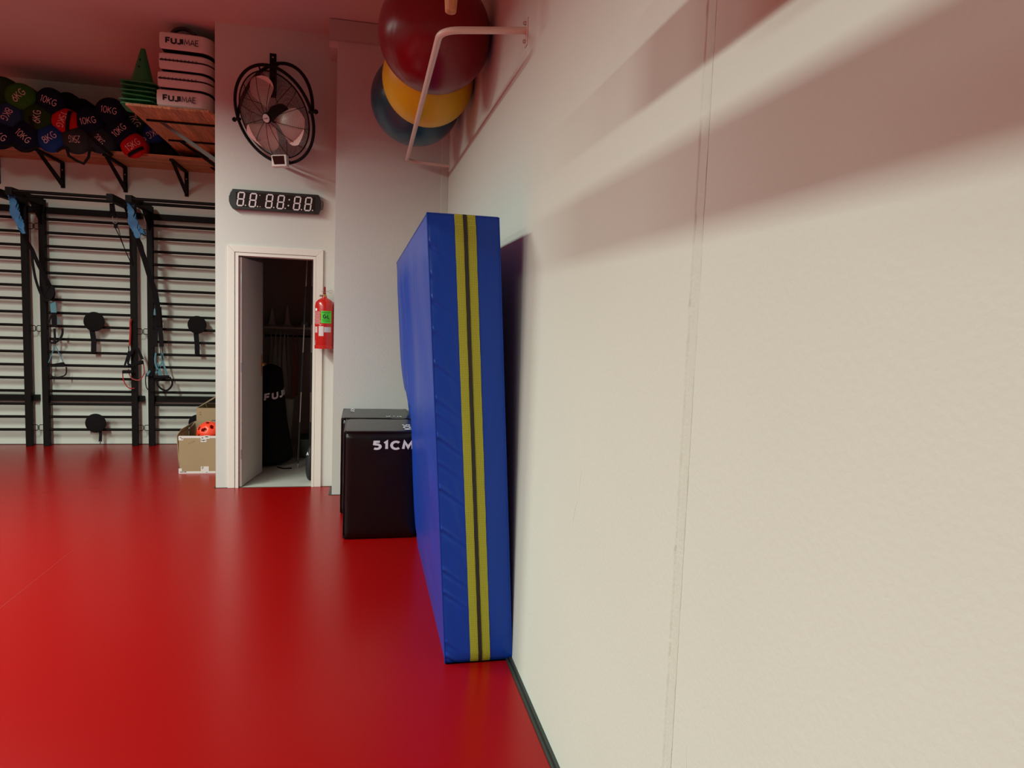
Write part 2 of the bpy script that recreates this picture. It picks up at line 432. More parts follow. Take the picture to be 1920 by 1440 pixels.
MB().box((-1.028, YD-0.010, 1.976), (-0.425, YD+0.13, jz)).make('jamb', WHITE, dr)
# leaf, swung into the store
hinge = Vector((-1.005, YD+0.012, 0)); ang = math.atan2(0.595, 0.090)
ML = Matrix.Translation(hinge) @ Matrix.Rotation(ang, 4, 'Z')
leaf = MB().box((0, 0, 0.006), (0.60, 0.036, 1.965), ML).make('door_leaf', DOORP, dr, bevel=0.002)
MB().box((0.535, -0.006, 0.92), (0.565, 0, 1.12), ML).make('door_plate', BRASS, leaf, bevel=0.002)
k = MB().tube([ML @ Vector(p) for p in ((0.55, 0, 1.035), (0.55, -0.045, 1.035), (0.53, -0.052, 1.035), (0.44, -0.052, 1.03))], 0.008, 8)
k.make('door_handle', BRASS, leaf, smooth=True)
k = MB()
for z in (0.25, 1.0, 1.75): k.tube([ML @ Vector((-0.003, 0.0, z)), ML @ Vector((-0.003, 0.0, z+0.08))], 0.007, 8)
k.make('hinge', SCREW, dr)

# store room
struct('store_floor', MB().box((XC+0.1, YD+0.002, -0.004), (RW, YB, 0.001)), CONC)['kind'] = 'structure'
DARKW = mat('store_wall_shaded', (0.30, 0.24, 0.21), 0.8, vary=0.05)  # gloom of the store room put into the colour
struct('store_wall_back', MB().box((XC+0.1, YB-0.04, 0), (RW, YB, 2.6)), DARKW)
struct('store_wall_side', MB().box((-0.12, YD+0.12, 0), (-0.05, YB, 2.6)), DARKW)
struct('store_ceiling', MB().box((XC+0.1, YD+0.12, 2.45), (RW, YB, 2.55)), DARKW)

# ------------------------------------------------------------------ crash mat leaning against the right wall
ML_, MT_, MH_ = 2.70, 0.295, 1.935
mt = empty('crash_mat', (0.52, 2.88, 0), 'tall thick blue vinyl crash mat with yellow stripes leaning beside the cream wall', 'crash mat')
def leftx(s_, h):
    x = 0.377 - 0.128*(h/MH_)
    # pushed in by the boxes behind
    if s_ > 1.55:
        f = min(1, (s_-1.55)/0.2); g = 1/(1+math.exp((h-0.90)/0.09))
        x = x + max(0, 0.384-x)*f*g
    return x
def sm(t): t = max(0, min(1, t)); return t*t*(3-2*t)
def mat_pt(s_, t, h):
    """s along the length, t through the thickness, h up"""
    X = leftx(s_, h)*(1-t) + (leftx(0, h) + MT_)*t
    Y = 2.88 + s_; Z = h
    e = min(1, s_/0.25)*min(1, (ML_-s_)/0.25); v = min(1, h/0.2)*min(1, (MH_-h)/0.2)
    if t < 0.5:
        q = (1-2*t)
        X -= q*e*(0.020*v*(0.6+0.4*math.sin(h*3.0)) )*(0.0 if (1.4 < s_ and h < .95) else 1)
        rib = 0.0065*sm((s_-0.6)/1.2)*v*math.sin(s_*2*PI/0.115 + 0.6*math.sin(h*2))
        X += q*rib
        X += q*e*v*0.012*noise.noise(Vector((s_*2.2, h*1.6, 3.1)))
        # drag folds running up and away from the near edge at the foot
        X += q*e*v*0.006*math.sin((h*1.0 - s_*0.55)*17)*math.exp(-s_/0.6)*math.exp(-h/0.9)
    if h > MH_*0.5:
        Z += 0.010*(1-v)*math.sin(PI*t)*sm(s_/0.3)
    return X, Y, Z
pk = [(0.052,.9),(0.115,.5),(0.34,.7),(0.44,.8),(0.62,.9),(0.80,1.0),(0.91,.5),(1.02,1.1),(1.12,.4),(1.18,.6),(1.33,.8),(1.47,.5),(1.60,.7),(1.70,.4),(1.83,.5)]
def near_face(t, h):
    X, Y, Z = mat_pt(0, t, h)
    b = math.sin(PI*min(1, max(0, t)))**0.6*min(1, h/0.05)*min(1, (MH_-h)/0.05)
    Y -= 0.010*b
    if t < 0.40:
        for hz, a in pk:
            d = (h-hz) + 0.22*t + 0.004      # puckers slope down away from the seam
            Y -= a*0.0085*math.exp(-(d/0.009)**2)*math.exp(-t/0.13)*min(1, t/0.02)
            Y += a*0.0080*math.exp(-((d+0.017)/0.010)**2)*math.exp(-t/0.16)*min(1, t/0.02)
        Y += 0.0016*noise.noise(Vector((t*9, h*14+t*6, 1)))
    if t > 0.62:
        Y += 0.0022*noise.noise(Vector((t*5, h*6-t*5, 8)))
    # rounded at the bottom corners
    c = max(0, 1-h/0.03); Y += 0.012*c*c
    return Vector((X, Y, Z))
k = MB()
k.grid(lambda u, v: near_face(u, v*MH_), 64, 420)
k.grid(lambda u, v: Vector(mat_pt(u*ML_, 0, v*MH_)), 160, 130)
k.grid(lambda u, v: Vector(mat_pt(u*ML_, 1, v*MH_)), 20, 30)
k.grid(lambda u, v: Vector(mat_pt(ML_, u, v*MH_)), 12, 30)
k.grid(lambda u, v: Vector(mat_pt(u*ML_, v, MH_)), 40, 12)
k.grid(lambda u, v: Vector(mat_pt(u*ML_, v, 0)), 30, 6)
k.make('cover', BLUE, mt, smooth=True, auto=50)
def near_strip(name, t0, t1, out, m, wob=0.0, n=200):
    k = MB(); rows = []
    for i in range(n+1):
        h = 0.004 + (MH_-0.002)*i/n
        w = wob*noise.noise(Vector((h*4, 0, 0)))
        a, b = t0 + w + 0.002*noise.noise(Vector((h*8, 3, 0))), t1 + w + 0.002*noise.noise(Vector((h*8, 9, 0)))
        p = [near_face(a, h), near_face((a+b)/2, h), near_face(b, h)]
        q = [x - Vector((0, out, 0)) for x in p]
        rows.append([k.bm.verts.new(x) for x in (p[0], q[0], q[1], q[2], p[2])])
    for a, b in zip(rows, rows[1:]):
        for j in range(4): k.bm.faces.new((a[j], a[j+1], b[j+1], b[j]))
    return k.make(name, m, mt, smooth=True, auto=40)
near_strip('webbing_stripe', 0.370, 0.490, 0.0035, YEL)
near_strip('webbing_stripe', 0.545, 0.668, 0.0035, YEL)
near_strip('zip', 0.494, 0.541, 0.007, ZIP, 0.004)
# piping along the near seams
k = MB()
for t in (0.0, 1.0):
    k.tube([near_face(t, MH_*i/120) + Vector((-0.002 if t == 0 else 0.002, 0.001, 0)) for i in range(121)], 0.0032, 6)
k.tube([Vector(mat_pt(ML_*i/60, 0, MH_)) for i in range(61)], 0.0032, 6)
k.tube([near_face(i/20, MH_-0.001) for i in range(21)], 0.0032, 6)
k.make('seam_piping', BLUE, mt, smooth=True)

# ------------------------------------------------------------------ plyometric boxes
def plyo(name, x0, x1, y0, y1, z1, label):
    r = empty(name, ((x0+x1)/2, (y0+y1)/2, 0), label, 'jump box', 'black jump boxes beside the blue mat')
    t = bmesh.new(); bmesh.ops.create_cube(t, size=1); bmesh.ops.subdivide_edges(t, edges=t.edges[:], cuts=14, use_grid_fill=True)
    for v in t.verts:
        p = v.co*2; q = Vector((p.x, p.y, p.z))
        f = Vector((math.copysign(abs(p.x)**1, p.x), p.y, p.z))
        # round the edges, bulge the faces a little, wrinkle the cover
        def rr(a): return a
        d = Vector((max(abs(p.x)-.93, 0), max(abs(p.y)-.93, 0), max(abs(p.z)-.95, 0)))
        pos = Vector(((x0+x1)/2 + p.x*(x1-x0)/2, (y0+y1)/2 + p.y*(y1-y0)/2, z1/2 + p.z*z1/2))
        if d.x > 0 and d.z > 0: pos.x -= math.copysign(0.004, p.x); pos.z -= math.copysign(0.004, p.z)
        if d.y > 0 and d.z > 0: pos.y -= math.copysign(0.004, p.y); pos.z -= math.copysign(0.004, p.z)
        if d.x > 0 and d.y > 0: pos.x -= math.copysign(0.005, p.x); pos.y -= math.copysign(0.005, p.y)
        nz = 0.003*noise.noise(pos*9)
        if abs(p.y) > .99: pos.y += nz
        if abs(p.x) > .99: pos.x += nz
        if abs(p.z) > .99 and p.z > 0: pos.z += nz*0.5
        v.co = pos
    k = MB(); k.merge(t); k.make('vinyl_cover', BLK, r, smooth=True, auto=80)
    k = MB()
    for zz in (z1-0.006,):
        k.tube([(x0+0.004, y0+0.004, zz), (x1-0.004, y0+0.004, zz)], 0.0035, 6)
        k.tube([(x0+0.004, y1-0.004, zz), (x1-0.004, y1-0.004, zz)], 0.0035, 6)
        k.tube([(x0+0.004, y0+0.004, zz), (x0+0.004, y1-0.004, zz)], 0.0035, 6)
        k.tube([(x1-0.004, y0+0.004, zz), (x1-0.004, y1-0.004, zz)], 0.0035, 6)
    k.tube([(x0+0.004, y0+0.004, 0.01), (x0+0.004, y0+0.004, z1-0.01)], 0.003, 6)
    k.make('welt', BLK, r, smooth=True)
    return r
b1 = plyo('jump_box', -0.115, 0.374, 4.66, 5.275, 0.738, 'black padded jump box printed with 51CM, nearest the camera')
b2 = plyo('jump_box', -0.152, 0.372, 5.292, 5.868, 0.738, 'black padded jump box standing behind the one printed with 51CM')
lettering('51CM', plane_fn((0.2145, 4.6535, 0.651), (1, 0, 0), (0, 0, 1)), PRINT, b1, bold=0.115, width=0.276, height=0.072, space=.9)
lettering('51CM', plane_fn((0.314, 4.84, 0.7425), (0, -1, 0), (1, 0, 0)), PRINT, b1, bold=0.10, width=0.24, height=0.062)
lettering('61CM', plane_fn((-0.075, 5.72, 0.7425), (0, 1, 0), (-1, 0, 0)), PRINT, b2, bold=0.09, width=0.20, height=0.036)
lettering('51 x 61', plane_fn((0.245, 5.37, 0.7425), (-1, 0, 0), (0, -1, 0)), PRINT, b2, bold=0.09, width=0.115, height=0.05)

# ------------------------------------------------------------------ rack with exercise balls
rk = empty('ball_rack', (RW, 4.4, 2.76), 'cream tubular wall rack carrying the three exercise balls', 'rack')
yn, yf, zn, zf = 3.045, 5.81, 2.755, 2.770
xb = 0.305
def corner(p, a, b, r=0.07, n=7):
    p, a, b = Vector(p), Vector(a), Vector(b); da = (a-p).normalized(); db = (b-p).normalized()
    return [ (1-t)**2*(p+da*r) + 2*t*(1-t)*p + t*t*(p+db*r) for t in [i/n for i in range(n+1)] ]
A0, A1, A2, A3 = (RW-0.004, yn, 2.765), (xb-0.006, yn, 2.722), (xb+0.02, yf, 2.783), (RW-0.004, yf, 2.768)
MB().tube([A0] + corner(A1, A0, A2, .09) + corner(A2, A1, A3, .06) + [A3], 0.0150, 14).make('support_tube', CREAMSTEEL, rk, smooth=True)
for (y, z) in ((yn, 2.757), (yf, 2.772)):
    MB().rbox((RW-0.005, y-0.022, z-0.058), (RW, y+0.022, z+0.058), 0.002, 2).make('wall_plate', CREAMSTEEL, rk)
    for dz in (-0.038, 0.038):
        MB().lathe([(0.0, 0.0115), (0.006, 0.0115), (0.009, 0.006), (0.009, 0)], (RW-0.005, y, z+dz), (-1, 0, 0), 8).make('bolt', SCREW, rk)
def sph(c, r, seg=64, rings=40):
    k = MB(); ax = Vector((0.15, -0.75, -0.5)).normalized()
    prof = []
    for i in range(rings+1):
        a = PI*i/rings; rr = r*math.sin(a)
        g = 1.0
        for gi in (0.62, 0.68, 1.05, 1.32, 1.8, 2.1):        # moulded grooves
            g -= 0.0032*math.exp(-((a-gi)/0.018)**2)
        prof.append((max(rr*g, 0), -r*math.cos(a)*g))
    prof[0] = (0, -r*0.992); prof[-1] = (0, r*0.992)
    return k.lathe(prof, c, ax, seg)
REDB = mat('maroon_rubber', (0.20, 0.003, 0.010), 0.30, vary=0.12, vscale=5, bump=0.015, bscale=200)
YELB = mat('yellow_rubber', (0.74, 0.50, 0.003), 0.42, vary=0.03, bump=0.02, bscale=200)
BLUB = mat('slate_blue_rubber', (0.020, 0.075, 0.115), 0.30, vary=0.12, vscale=5, bump=0.015, bscale=200)
for c, r, m, lab in (((RW-0.312, 4.0, 3.078), 0.310, REDB, 'glossy maroon exercise ball on the wall rack, nearest the camera'),
                     ((RW-0.293, 4.605, 3.035), 0.290, YELB, 'yellow exercise ball in the middle of the wall rack'),
                     ((RW-0.326, 5.235, 3.092), 0.324, BLUB, 'dark blue exercise ball at the far end of the wall rack')):
    base = (c[0], c[1], c[2]-r)
    rt = empty('exercise_ball', base, lab, 'ball', 'exercise balls on the wall rack')
    sph(c, r, 72, 90).make('ball_shell', m, rt, smooth=True)
    ax = Vector((0.15, -0.75, -0.5)).normalized()
    MB().lathe([(0.0, 0.004), (0.010, 0.004), (0.013, 0.0), (0.013, -0.01)], Vector(c)+ax*r*0.992, ax, 12).make('valve_plug', m, rt, smooth=True)

# wooden baton hanging in front of the red ball
k = MB()
zb_, n = 2.735, 10
prof = [(0.019, zb_), (0.0235, zb_+0.006), (0.027, zb_+0.05), (0.034, zb_+0.2), (0.036, ZC)]
o = Vector((0.324, 2.9, 0))
rings = []
for r, z in prof:
    rings.append([k.bm.verts.new((o.x + r*math.cos(a), o.y + r*math.sin(a), z)) for a in [2*PI*i/8 + PI/8 for i in range(8)]])
for A, B in zip(rings, rings[1:]):
    for i in range(8): k.bm.faces.new((A[i], A[(i+1)%8], B[(i+1)%8], B[i]))
k.bm.faces.new(rings[0][::-1]); k.bm.faces.new(rings[-1])
setp(k.make('wooden_baton', PINE_Z, None, loc=(0.324, 2.9, zb_)), 'orange pine baton end hanging in front of the maroon ball', 'wooden baton')

# ------------------------------------------------------------------ clock
ck = empty('led_timer', (-0.73, YD, 2.35), 'long black digital interval timer on the wall above the door', 'timer')
CASE = mat('black_plastic', (0.013, 0.014, 0.013), 0.35)
c0, c1, cz0, cz1, cd = -1.096, -0.364, 2.352, 2.511, 0.052
pl = [(c0+0.03, cz0), (c1-0.03, cz0)] ; 
pts = [(c0+.028, cz0), (c1-.022, cz0), (c1-.010, cz0+.03), (c1, cz0+.055), (c1, cz1-.055), (c1-.010, cz1-.02), (c1-.022, cz1), (c0+.028, cz1), (c0+.010, cz1-.03), (c0, cz1-.06), (c0, cz0+.06), (c0+.010, cz0+.03)]
MB().prism([Vector((x, YD-cd, z)) for x, z in pts], (0, cd-0.002, 0)).make('housing', CASE, ck, bevel=0.004)
MB().box((c0+.055, YD-cd-0.0022, cz0+.020), (c1-.050, YD-cd-0.0002, cz1-.022)).make('display_window', mat('dark_glass', (0.012, 0.014, 0.013), 0.10), ck)
DIG = mat('pale_digit_segments', (0.74, 0.66, 0.66), 0.5)
hz = 0.106
digit = None
def seg_poly(a, b, w):
    a, b = Vector(a), Vector(b); d = (b-a).normalized(); n_ = Vector((-d.y, d.x)); e = w/2
    return [a + d*e*.3, a + d*e*1.2 + n_*e, b - d*e*1.2 + n_*e, b - d*e*.3, b - d*e*1.2 - n_*e, a + d*e*1.2 - n_*e]
for (px, py) in ((451.5, 373.0), (474.2, 375.3), (504.8, 377.3), (526.4, 379.0), (557.0, 381.3), (577.8, 382.8)):
    P = at(px, py, YD-cd-0.003); k = MB(); w, h = 0.046, hz
    z0 = h/2
    cs = {'tl': (-w/2, z0), 'tr': (w/2, z0), 'ml': (-w/2, 0), 'mr': (w/2, 0), 'bl': (-w/2, -z0), 'br': (w/2, -z0)}
    for a, b in (('tl','tr'),('ml','mr'),('bl','br'),('tl','ml'),('tr','mr'),('ml','bl'),('mr','br')):
        q = seg_poly(cs[a], cs[b], 0.0105)
        k.prism([Vector((P.x + v.x + v.y*0.13, P.y, P.z + v.y)) for v in q], (0, 0.0012, 0))
    k.make('digit', DIG, ck)
    MB().lathe([(0, .001), (.0052, .001), (.0052, -.001)], (P.x + w/2+0.013, P.y, P.z - h/2+0.004), (0, -1, 0), 10).make('decimal_dot', DIG, ck)
for (px, py, m) in ((542.4, 374.6, DIG), (540.6, 385.6, DIG), (487.2, 366.3, DIG), (487.6, 387.6, DIG)):
    P = at(px, py, YD-cd-0.003); r = .0062 if px > 500 else .0035
    MB().lathe([(0, .001), (r, .001), (r, -.001)], P, (0, -1, 0), 10).make('colon_dot', m, ck)
k = MB().tube(catmull([(c1-0.002, YD-0.02, 2.47), (c1+0.012, YD-0.012, 2.46), (c1+0.014, YD-0.008, 2.43), (c1+0.008, YD-0.008, 2.40), (c1-.002, YD-.01, 2.395)], 5), 0.0022, 6); k.make('cable', CASE, ck)

# ------------------------------------------------------------------ wall fan
fn = empty('wall_fan', (-0.755, YD, 3.40), 'large black industrial wall fan with pale blades above the timer', 'fan')
FC = at(513.5, 217, 5.865)
v_ = (CAM-FC).normalized(); r_ = Vector((CM[0][0], CM[1][0], CM[2][0])); r_ = (r_ - v_*r_.dot(v_)).normalized(); u_ = v_.cross(r_)
if u_.z < 0: u_ = -u_
FN = (0.745*v_ - 0.635*r_ - 0.20*u_).normalized()
FA = (126*r_ + 12*u_ + 107*v_); FA = (FA - FN*FA.dot(FN)).normalized()
FB = FN.cross(FA).normalized()
if FB.z < 0: FB = -FB
def fp(x, y, z=0): return FC + FA*x + FB*y + FN*z
RG, RR = 0.327, 0.368
MB().tube([fp(RR*math.cos(a), RR*math.sin(a)) for a in [2*PI*i/64 for i in range(64)]], 0.0125, 10, closed=True).make('outer_ring', STEEL, fn, smooth=True)
ytop = at(521, 119, 6.09) - FC
MB().tube([FC + FA*(RR*1.03)*math.cos(a) + ytop*math.sin(a) for a in [PI*i/32 for i in range(33)]], 0.0135, 10).make('mounting_yoke', STEEL, fn, smooth=True)
for sgn in (-1, 1):
    MB().lathe([(0, 0.045), (.014, 0.045), (.020, 0.03), (.012, 0.022), (.012, -.03)], FC + FA*sgn*(RR+0.01), FA*sgn, 8).make('clamp_knob', STEEL, fn)
    pass
# bracket on the wall
bt = at(512, 102, YD-0.004); 
k = MB().box((bt.x-0.026, YD-0.008, 3.28), (bt.x+0.026, YD, 3.63))
k.box((bt.x-0.004, YD-0.10, 3.30), (bt.x+0.030, YD, 3.52))
k.tube([(bt.x+.012, YD-0.08, 3.50), FC+ytop*0.98], 0.012, 8); k.make('wall_bracket', STEEL, fn)
for z in (3.60, 3.545): MB().lathe([(0, .006), (.006, .005), (.008, 0)], (bt.x, YD-0.008, z), (0, -1, 0), 8).make('bolt', SCREW, fn)
MB().tube([fp(RG*math.cos(a), RG*math.sin(a)) for a in [2*PI*i/64 for i in range(64)]], 0.0055, 8, closed=True).make('guard_rim', STEEL, fn, smooth=True)
def dome(r, f): return f*(1-(r/RG)**2.6)
WIRE = mat('guard_wire', (0.02, 0.016, 0.014), 0.4)
for f, nm in ((0.088, 'front_guard'), (-0.085, 'rear_guard')):
    k = MB(); nr = 36 if f > 0 else 26
    for i in range(nr):
        r = 0.052 + (RG-0.056)*i/(nr-1)
        k.tube([fp(r*math.cos(a), r*math.sin(a), dome(r, f)) for a in [2*PI*j/40 for j in range(40)]], 0.00125, 3, closed=True)
    o = k.make(nm, WIRE, fn); o['kind'] = 'stuff'
for i in range(12):
    a = 2*PI*(i+.25)/12
    MB().tube([fp(r*math.cos(a), r*math.sin(a), dome(r, 0.088)+0.0025) for r in [0.04+(RG-0.04)*j/7 for j in range(8)]], 0.0021, 5).make('guard_spoke', STEEL, fn)
for i in range(6):
    a = 2*PI*(i+.5)/6
    MB().tube([fp(r*math.cos(a), r*math.sin(a), dome(r, -0.085)) for r in [0.04+(RG-0.04)*j/7 for j in range(8)]], 0.0022, 5).make('guard_spoke', STEEL, fn)
MB().lathe([(0, 0.097), (.030, 0.097), (.0335, 0.094), (.0335, .086)], FC, FN, 24).make('hub_badge', mat('pale_badge', (0.55, 0.48, 0.48), 0.4), fn, smooth=True)
MB().lathe([(.0335, .0955), (.041, .093), (.043, .085), (.034, .084)], FC, FN, 24).make('badge_rim', STEEL, fn, smooth=True)
lettering('HJM', lambda x, y: fp(x, y, 0.0985), STEEL, fn, bold=.09, width=.040, height=.011)
MB().lathe([(0, .02), (.05, .018), (.058, 0), (.058, -.02), (.07, -.03), (.07, -.11), (.05, -.13), (0, -.13)], FC, FN, 24).make('motor', STEEL, fn, smooth=True)
BLADE = mat('fan_blade', (0.72, 0.60, 0.54), 0.4, metal=0.25)
for a0 in (104, -16, -126):
    a0 = math.radians(a0)
    def bl(u, v):
        r = 0.045 + 0.252*u
        half = 0.36 + 0.27*math.sin(PI*min(1, u*0.75))
        if u > 0.7: half *= math.sqrt(max(0.0, 1-((u-0.7)/0.3)**2*0.6))
        th = a0 + (v-0.5)*2*half - 0.22*u
        return fp(r*math.cos(th), r*math.sin(th), 0.028 + 0.060*(0.5-v)*(1-0.3*u))
    k = MB(); k.grid(bl, 14, 12); k.make('blade', BLADE, fn, smooth=True)
cb = at(523.5, 302, 5.93)
MC = Matrix.Translation(cb) @ Matrix.Rotation(math.radians(-12), 4, 'Z') @ Matrix.Rotation(math.radians(-4), 4, 'Y')
bx = MB().rbox((-0.055, -0.02, -0.046), (0.065, 0.045, 0.046), 0.005, 2, MC).make('control_box', WHITE, fn)
MB().prism([MC @ Vector(p) for p in ((-.048, -.0205, .036), (.046, -.0205, .036), (.050, -.0205, -.030), (-.034, -.0205, -.030))], MC.to_3x3() @ Vector((0, -0.0015, 0))).make('display', mat('dark_red_display', (0.035, 0.004, 0.004), 0.7, spec=.1), bx)
k = MB().tube([fp(0.03, -RR, 0), cb+Vector((0.03, 0.02, .04))], 0.008, 6); k.make('bracket_stub', STEEL, fn)
MB().tube([fp(0, RG, 0), fp(0, RR, 0)], 0.006, 6).make('guard_clip', STEEL, fn)

# ------------------------------------------------------------------ fire extinguisher
ex = empty('fire_extinguisher', (-0.325, YD-0.10, 1.222), 'red fire extinguisher with a green tag hung beside the door', 'fire extinguisher')
RED = mat('extinguisher_red', (0.50, 0.012, 0.008), 0.26, coat=0.3)
ec = Vector((-0.3235, YD-0.105, 1.222)); R_ = 0.0785
MB().lathe([(0, 0.004), (R_*.93, 0.004), (R_*1.0, 0), (R_*1.0, .028), (R_*.95, .032), (R_*.97, .04), (R_*.985, .045), (R_*.985, .36), (R_*.92, .388), (R_*.7, .410), (R_*.42, .424), (.022, .43), (.018, .44), (0, .44)], ec, (0,0,1), 40).make('cylinder', RED, ex, smooth=True)
MB().lathe([(R_*.99, .198), (R_*1.005, .200), (R_*1.005, .206), (R_*.99, .208)], ec, (0,0,1), 40).make('weld_band', RED, ex, smooth=True)
MB().lathe([(.017, .43), (.019, .45), (.013, .458), (.013, .475), (0, .475)], ec, (0,0,1), 14).make('valve', BRASS, ex, smooth=True)
k = MB().box((-.010, -.045, .462), (.010, .03, .474), Matrix.Translation(ec)).prism([ec+Vector(p) for p in ((-.009, -.04, .478), (-.009, .02, .478), (-.009, .0, .522), (-.009, -.03, .520))], (.018, 0, 0)); k.make('lever', mat('dark_red_lever', (0.22, 0.01, 0.012), .35), ex, bevel=.002)
k = MB().tube([ec+Vector((.030+.020*math.cos(a)+.02, -.02, .482+.010*math.sin(a))) for a in [2*PI*i/16 for i in range(16)]], .0015, 5, closed=True).tube([ec+Vector((-.03, -.02, .482)), ec+Vector((.03, -.02, .482))], .0015, 5); k.make('safety_pin', SCREW, ex)
MB().lathe([(0, .018), (.008, .018), (.008, -.004)], ec+Vector((-.022, -.01, .446)), (-1, -.3, 0), 10).make('gauge', SCREW, ex)
MB().box((.074, .03, .10), (.084, .10, .40), Matrix.Translation(ec)).box((-.03, .075, .34), (.03, .104, .37), Matrix.Translation(ec)).make('wall_hanger', RED, ex)
def onc(lift=0.0007):
    vd = math.atan2(-ec.y, -ec.x)   # towards the camera
    def f(x, y, rr=R_*.985+lift):
        a = vd + x/rr
        return Vector((ec.x + rr*math.cos(a), ec.y + rr*math.sin(a), ec.z + y))
    return f
cyl = onc()
def patch(name, x0, x1, y0, y1, m, lift=0.0007, tilt=0.0):
    k = MB(); f = onc(lift); k.grid(lambda u, v: f(x0+(x1-x0)*u, y0+(y1-y0)*v + tilt*(u-.5)), 8, 2); return k.make(name, m, ex)
patch('green_tag', -.029, .062, .216, .318, mat('green_tag', (0.06, 0.62, 0.03), .5), .0012)
patch('paper_label', -.048, -.006, .108, .190, mat('paper', (.62, .55, .54), .6))
patch('paper_label', -.002, .060, .140, .184, mat('grey_paper', (.52, .50, .55), .6))
INK = mat('black_ink', (.012, .012, .014), .6)
lettering('GL', lambda x, y: onc(.002)(.014+x, .272+y), INK, ex, bold=.11, width=.055, height=.036, sub=1)
k = MB()
for (x0, x1, y0, y1) in ((-.024,.056,.306,.309),(-.01,.04,.298,.300),(-.02,.05,.244,.246),(-.015,.045,.236,.238),(-.01,.05,.228,.230)):
    f = onc(.002); k.grid(lambda u, v: f(x0+(x1-x0)*u, y0+(y1-y0)*v), 6, 1)
k.make('tag_print', INK, ex)['kind'] = 'stuff'
PALE = mat('pale_print', (.62, .42, .40), .6)
patch('white_label', -.096, -.068, .318, .338, PRINT)
k = MB(); f = onc(.0009)
random.seed(3)
for r in range(13):
    y = .205 + r*.0085; x = -.100
    while x < -.042:
        w = random.uniform(.004, .012)
        if y < .31: k.grid(lambda u, v: f(x+w*u, y+.0045*v), 2, 1)
        x += w + .003
for (x0, x1, y0, y1) in ((-.1,-.062,.135,.185),(-.095,-.088,.03,.07)):
    k.grid(lambda u, v: f(x0+(x1-x0)*u, y0+(y1-y0)*v), 3, 1)
k.make('instruction_print', PALE, ex)['kind'] = 'stuff'
k = MB(); f = onc(.0012); k.grid(lambda u, v: f(-.040+.012*u, .196+.002*v), 2, 1)
k.make('label_edge', PRINT, ex)

# ------------------------------------------------------------------ wall bars
RUNG_Z = [0.178+0.1389*i for i in range(17)]
def wall_bars(x0, x1, label, copy_of=None):
    w = empty('wall_bars', ((x0+x1)/2, 8.2, 0), label, 'wall bars', 'black steel wall bar units')
    yf_, yb_ = 8.168, 8.225
    for x in (x0, x1-0.060):
        MB().box((x, yf_, 0.0), (x+0.060, yb_, 2.60)).make('upright', STEEL, w, bevel=.003)
        a = MB().box((x, 7.50, 2.535), (x+0.060, yf_, 2.605)).make('arm', STEEL, w, bevel=.003)
        MB().prism([(x+.024, 7.93, 2.535), (x+.024, yf_, 2.535), (x+.024, yf_, 2.34)], (.012, 0, 0)).make('gusset', STEEL, w)
    r0 = MB().tube([(x0+.05, 8.195, RUNG_Z[0]), (x1-.05, 8.195, RUNG_Z[0])], 0.0148, 12).make('rung', STEEL, w, smooth=True)
    for z in RUNG_Z[1:]: dup(r0, w, (0, 0, z-RUNG_Z[0]))
    for y in (7.525, 7.80):
        MB().tube([(x0+.05, y, 2.572), (x1-.05, y, 2.572)], 0.0160, 12).make('pull_up_bar', STEEL, w, smooth=True)
    for z0, z1 in ((0.484, 0.545), (2.468, 2.530)):
        MB().box((x0-.03 if False else x0+0.0, yb_, z0), (x1+.045, 8.288, z1)).make('wall_rail', STEEL, w)
    for z in (2.322, 1.257, 0.198):
        for sx, x in ((-1, x0), (1, x1)):
            L, H = .048, .030
            MB().tube([Vector((x, 8.20, z+H)), Vector((x+sx*L*.8, 8.20, z+H)), Vector((x+sx*L, 8.20, z+H*.7)), Vector((x+sx*L, 8.20, z-H*.7)), Vector((x+sx*L*.8, 8.20, z-H)), Vector((x, 8.20, z-H))], .0042, 6).make('band_loop', STEEL, w)
    return w
wall_bars(-4.36, -3.432, 'black steel wall bars cut off by the edge of the photo, leftmost unit')
wall_bars(-3.325, -2.398, 'black steel wall bars between the other two units, two round pads on it')
wall_bars(-2.290, -1.363, 'black steel wall bars half hidden behind the pale door block')

# round pads hung on the rungs
DISC = mat('black_foam', (0.006, 0.005, 0.005), 0.85, spec=.15, bump=.1, bscale=60)
def disc(px, py, lab, tail, r=.104, pend=False):
    P = at(px, py, 8.15); e = empty('round_strap_pad', P, lab, 'strap pad', 'round strap pads on the wall bars')
    MB().lathe([(0, .012), (r*.8, .011), (r*.96, .006), (r, 0), (r*.97, -.008), (0, -.010)], P, (0, -1, 0), 32).make('pad', DISC, e, smooth=True)
    if tail: MB().ribbon([at(x, y, 8.16) for x, y in tail], .052 if not pend else .030, .004).make('strap', FAB_BLK, e)
    if pend: MB().box(*[Vector(v) for v in ((at(186.5, 827, 8.155)), (at(190.5, 832, 8.165)))]).make('strap_tag', SCREW, e) if False else MB().tube([at(188, 827, 8.155), at(188, 832, 8.155)], .007, 6).make('strap_end', SCREW, e)
    return e
disc(176.5, 603, 'round black pad with hanging strap, upper one on the middle wall bars', [(172, 610), (173.5, 625), (176, 640), (175.5, 661)])
disc(179.5, 793.5, 'round black pad low on the middle wall bars', [(188, 806), (188.6, 816), (188, 828)], pend=True)
disc(369.5, 609, 'round black pad with hanging strap on the wall bars beside the door block', [(367, 615), (368, 630), (369.5, 645), (370, 665)], r=.098)
disc(371, 793.5, 'round black pad low down, partly behind the cardboard boxes', None, r=.098)

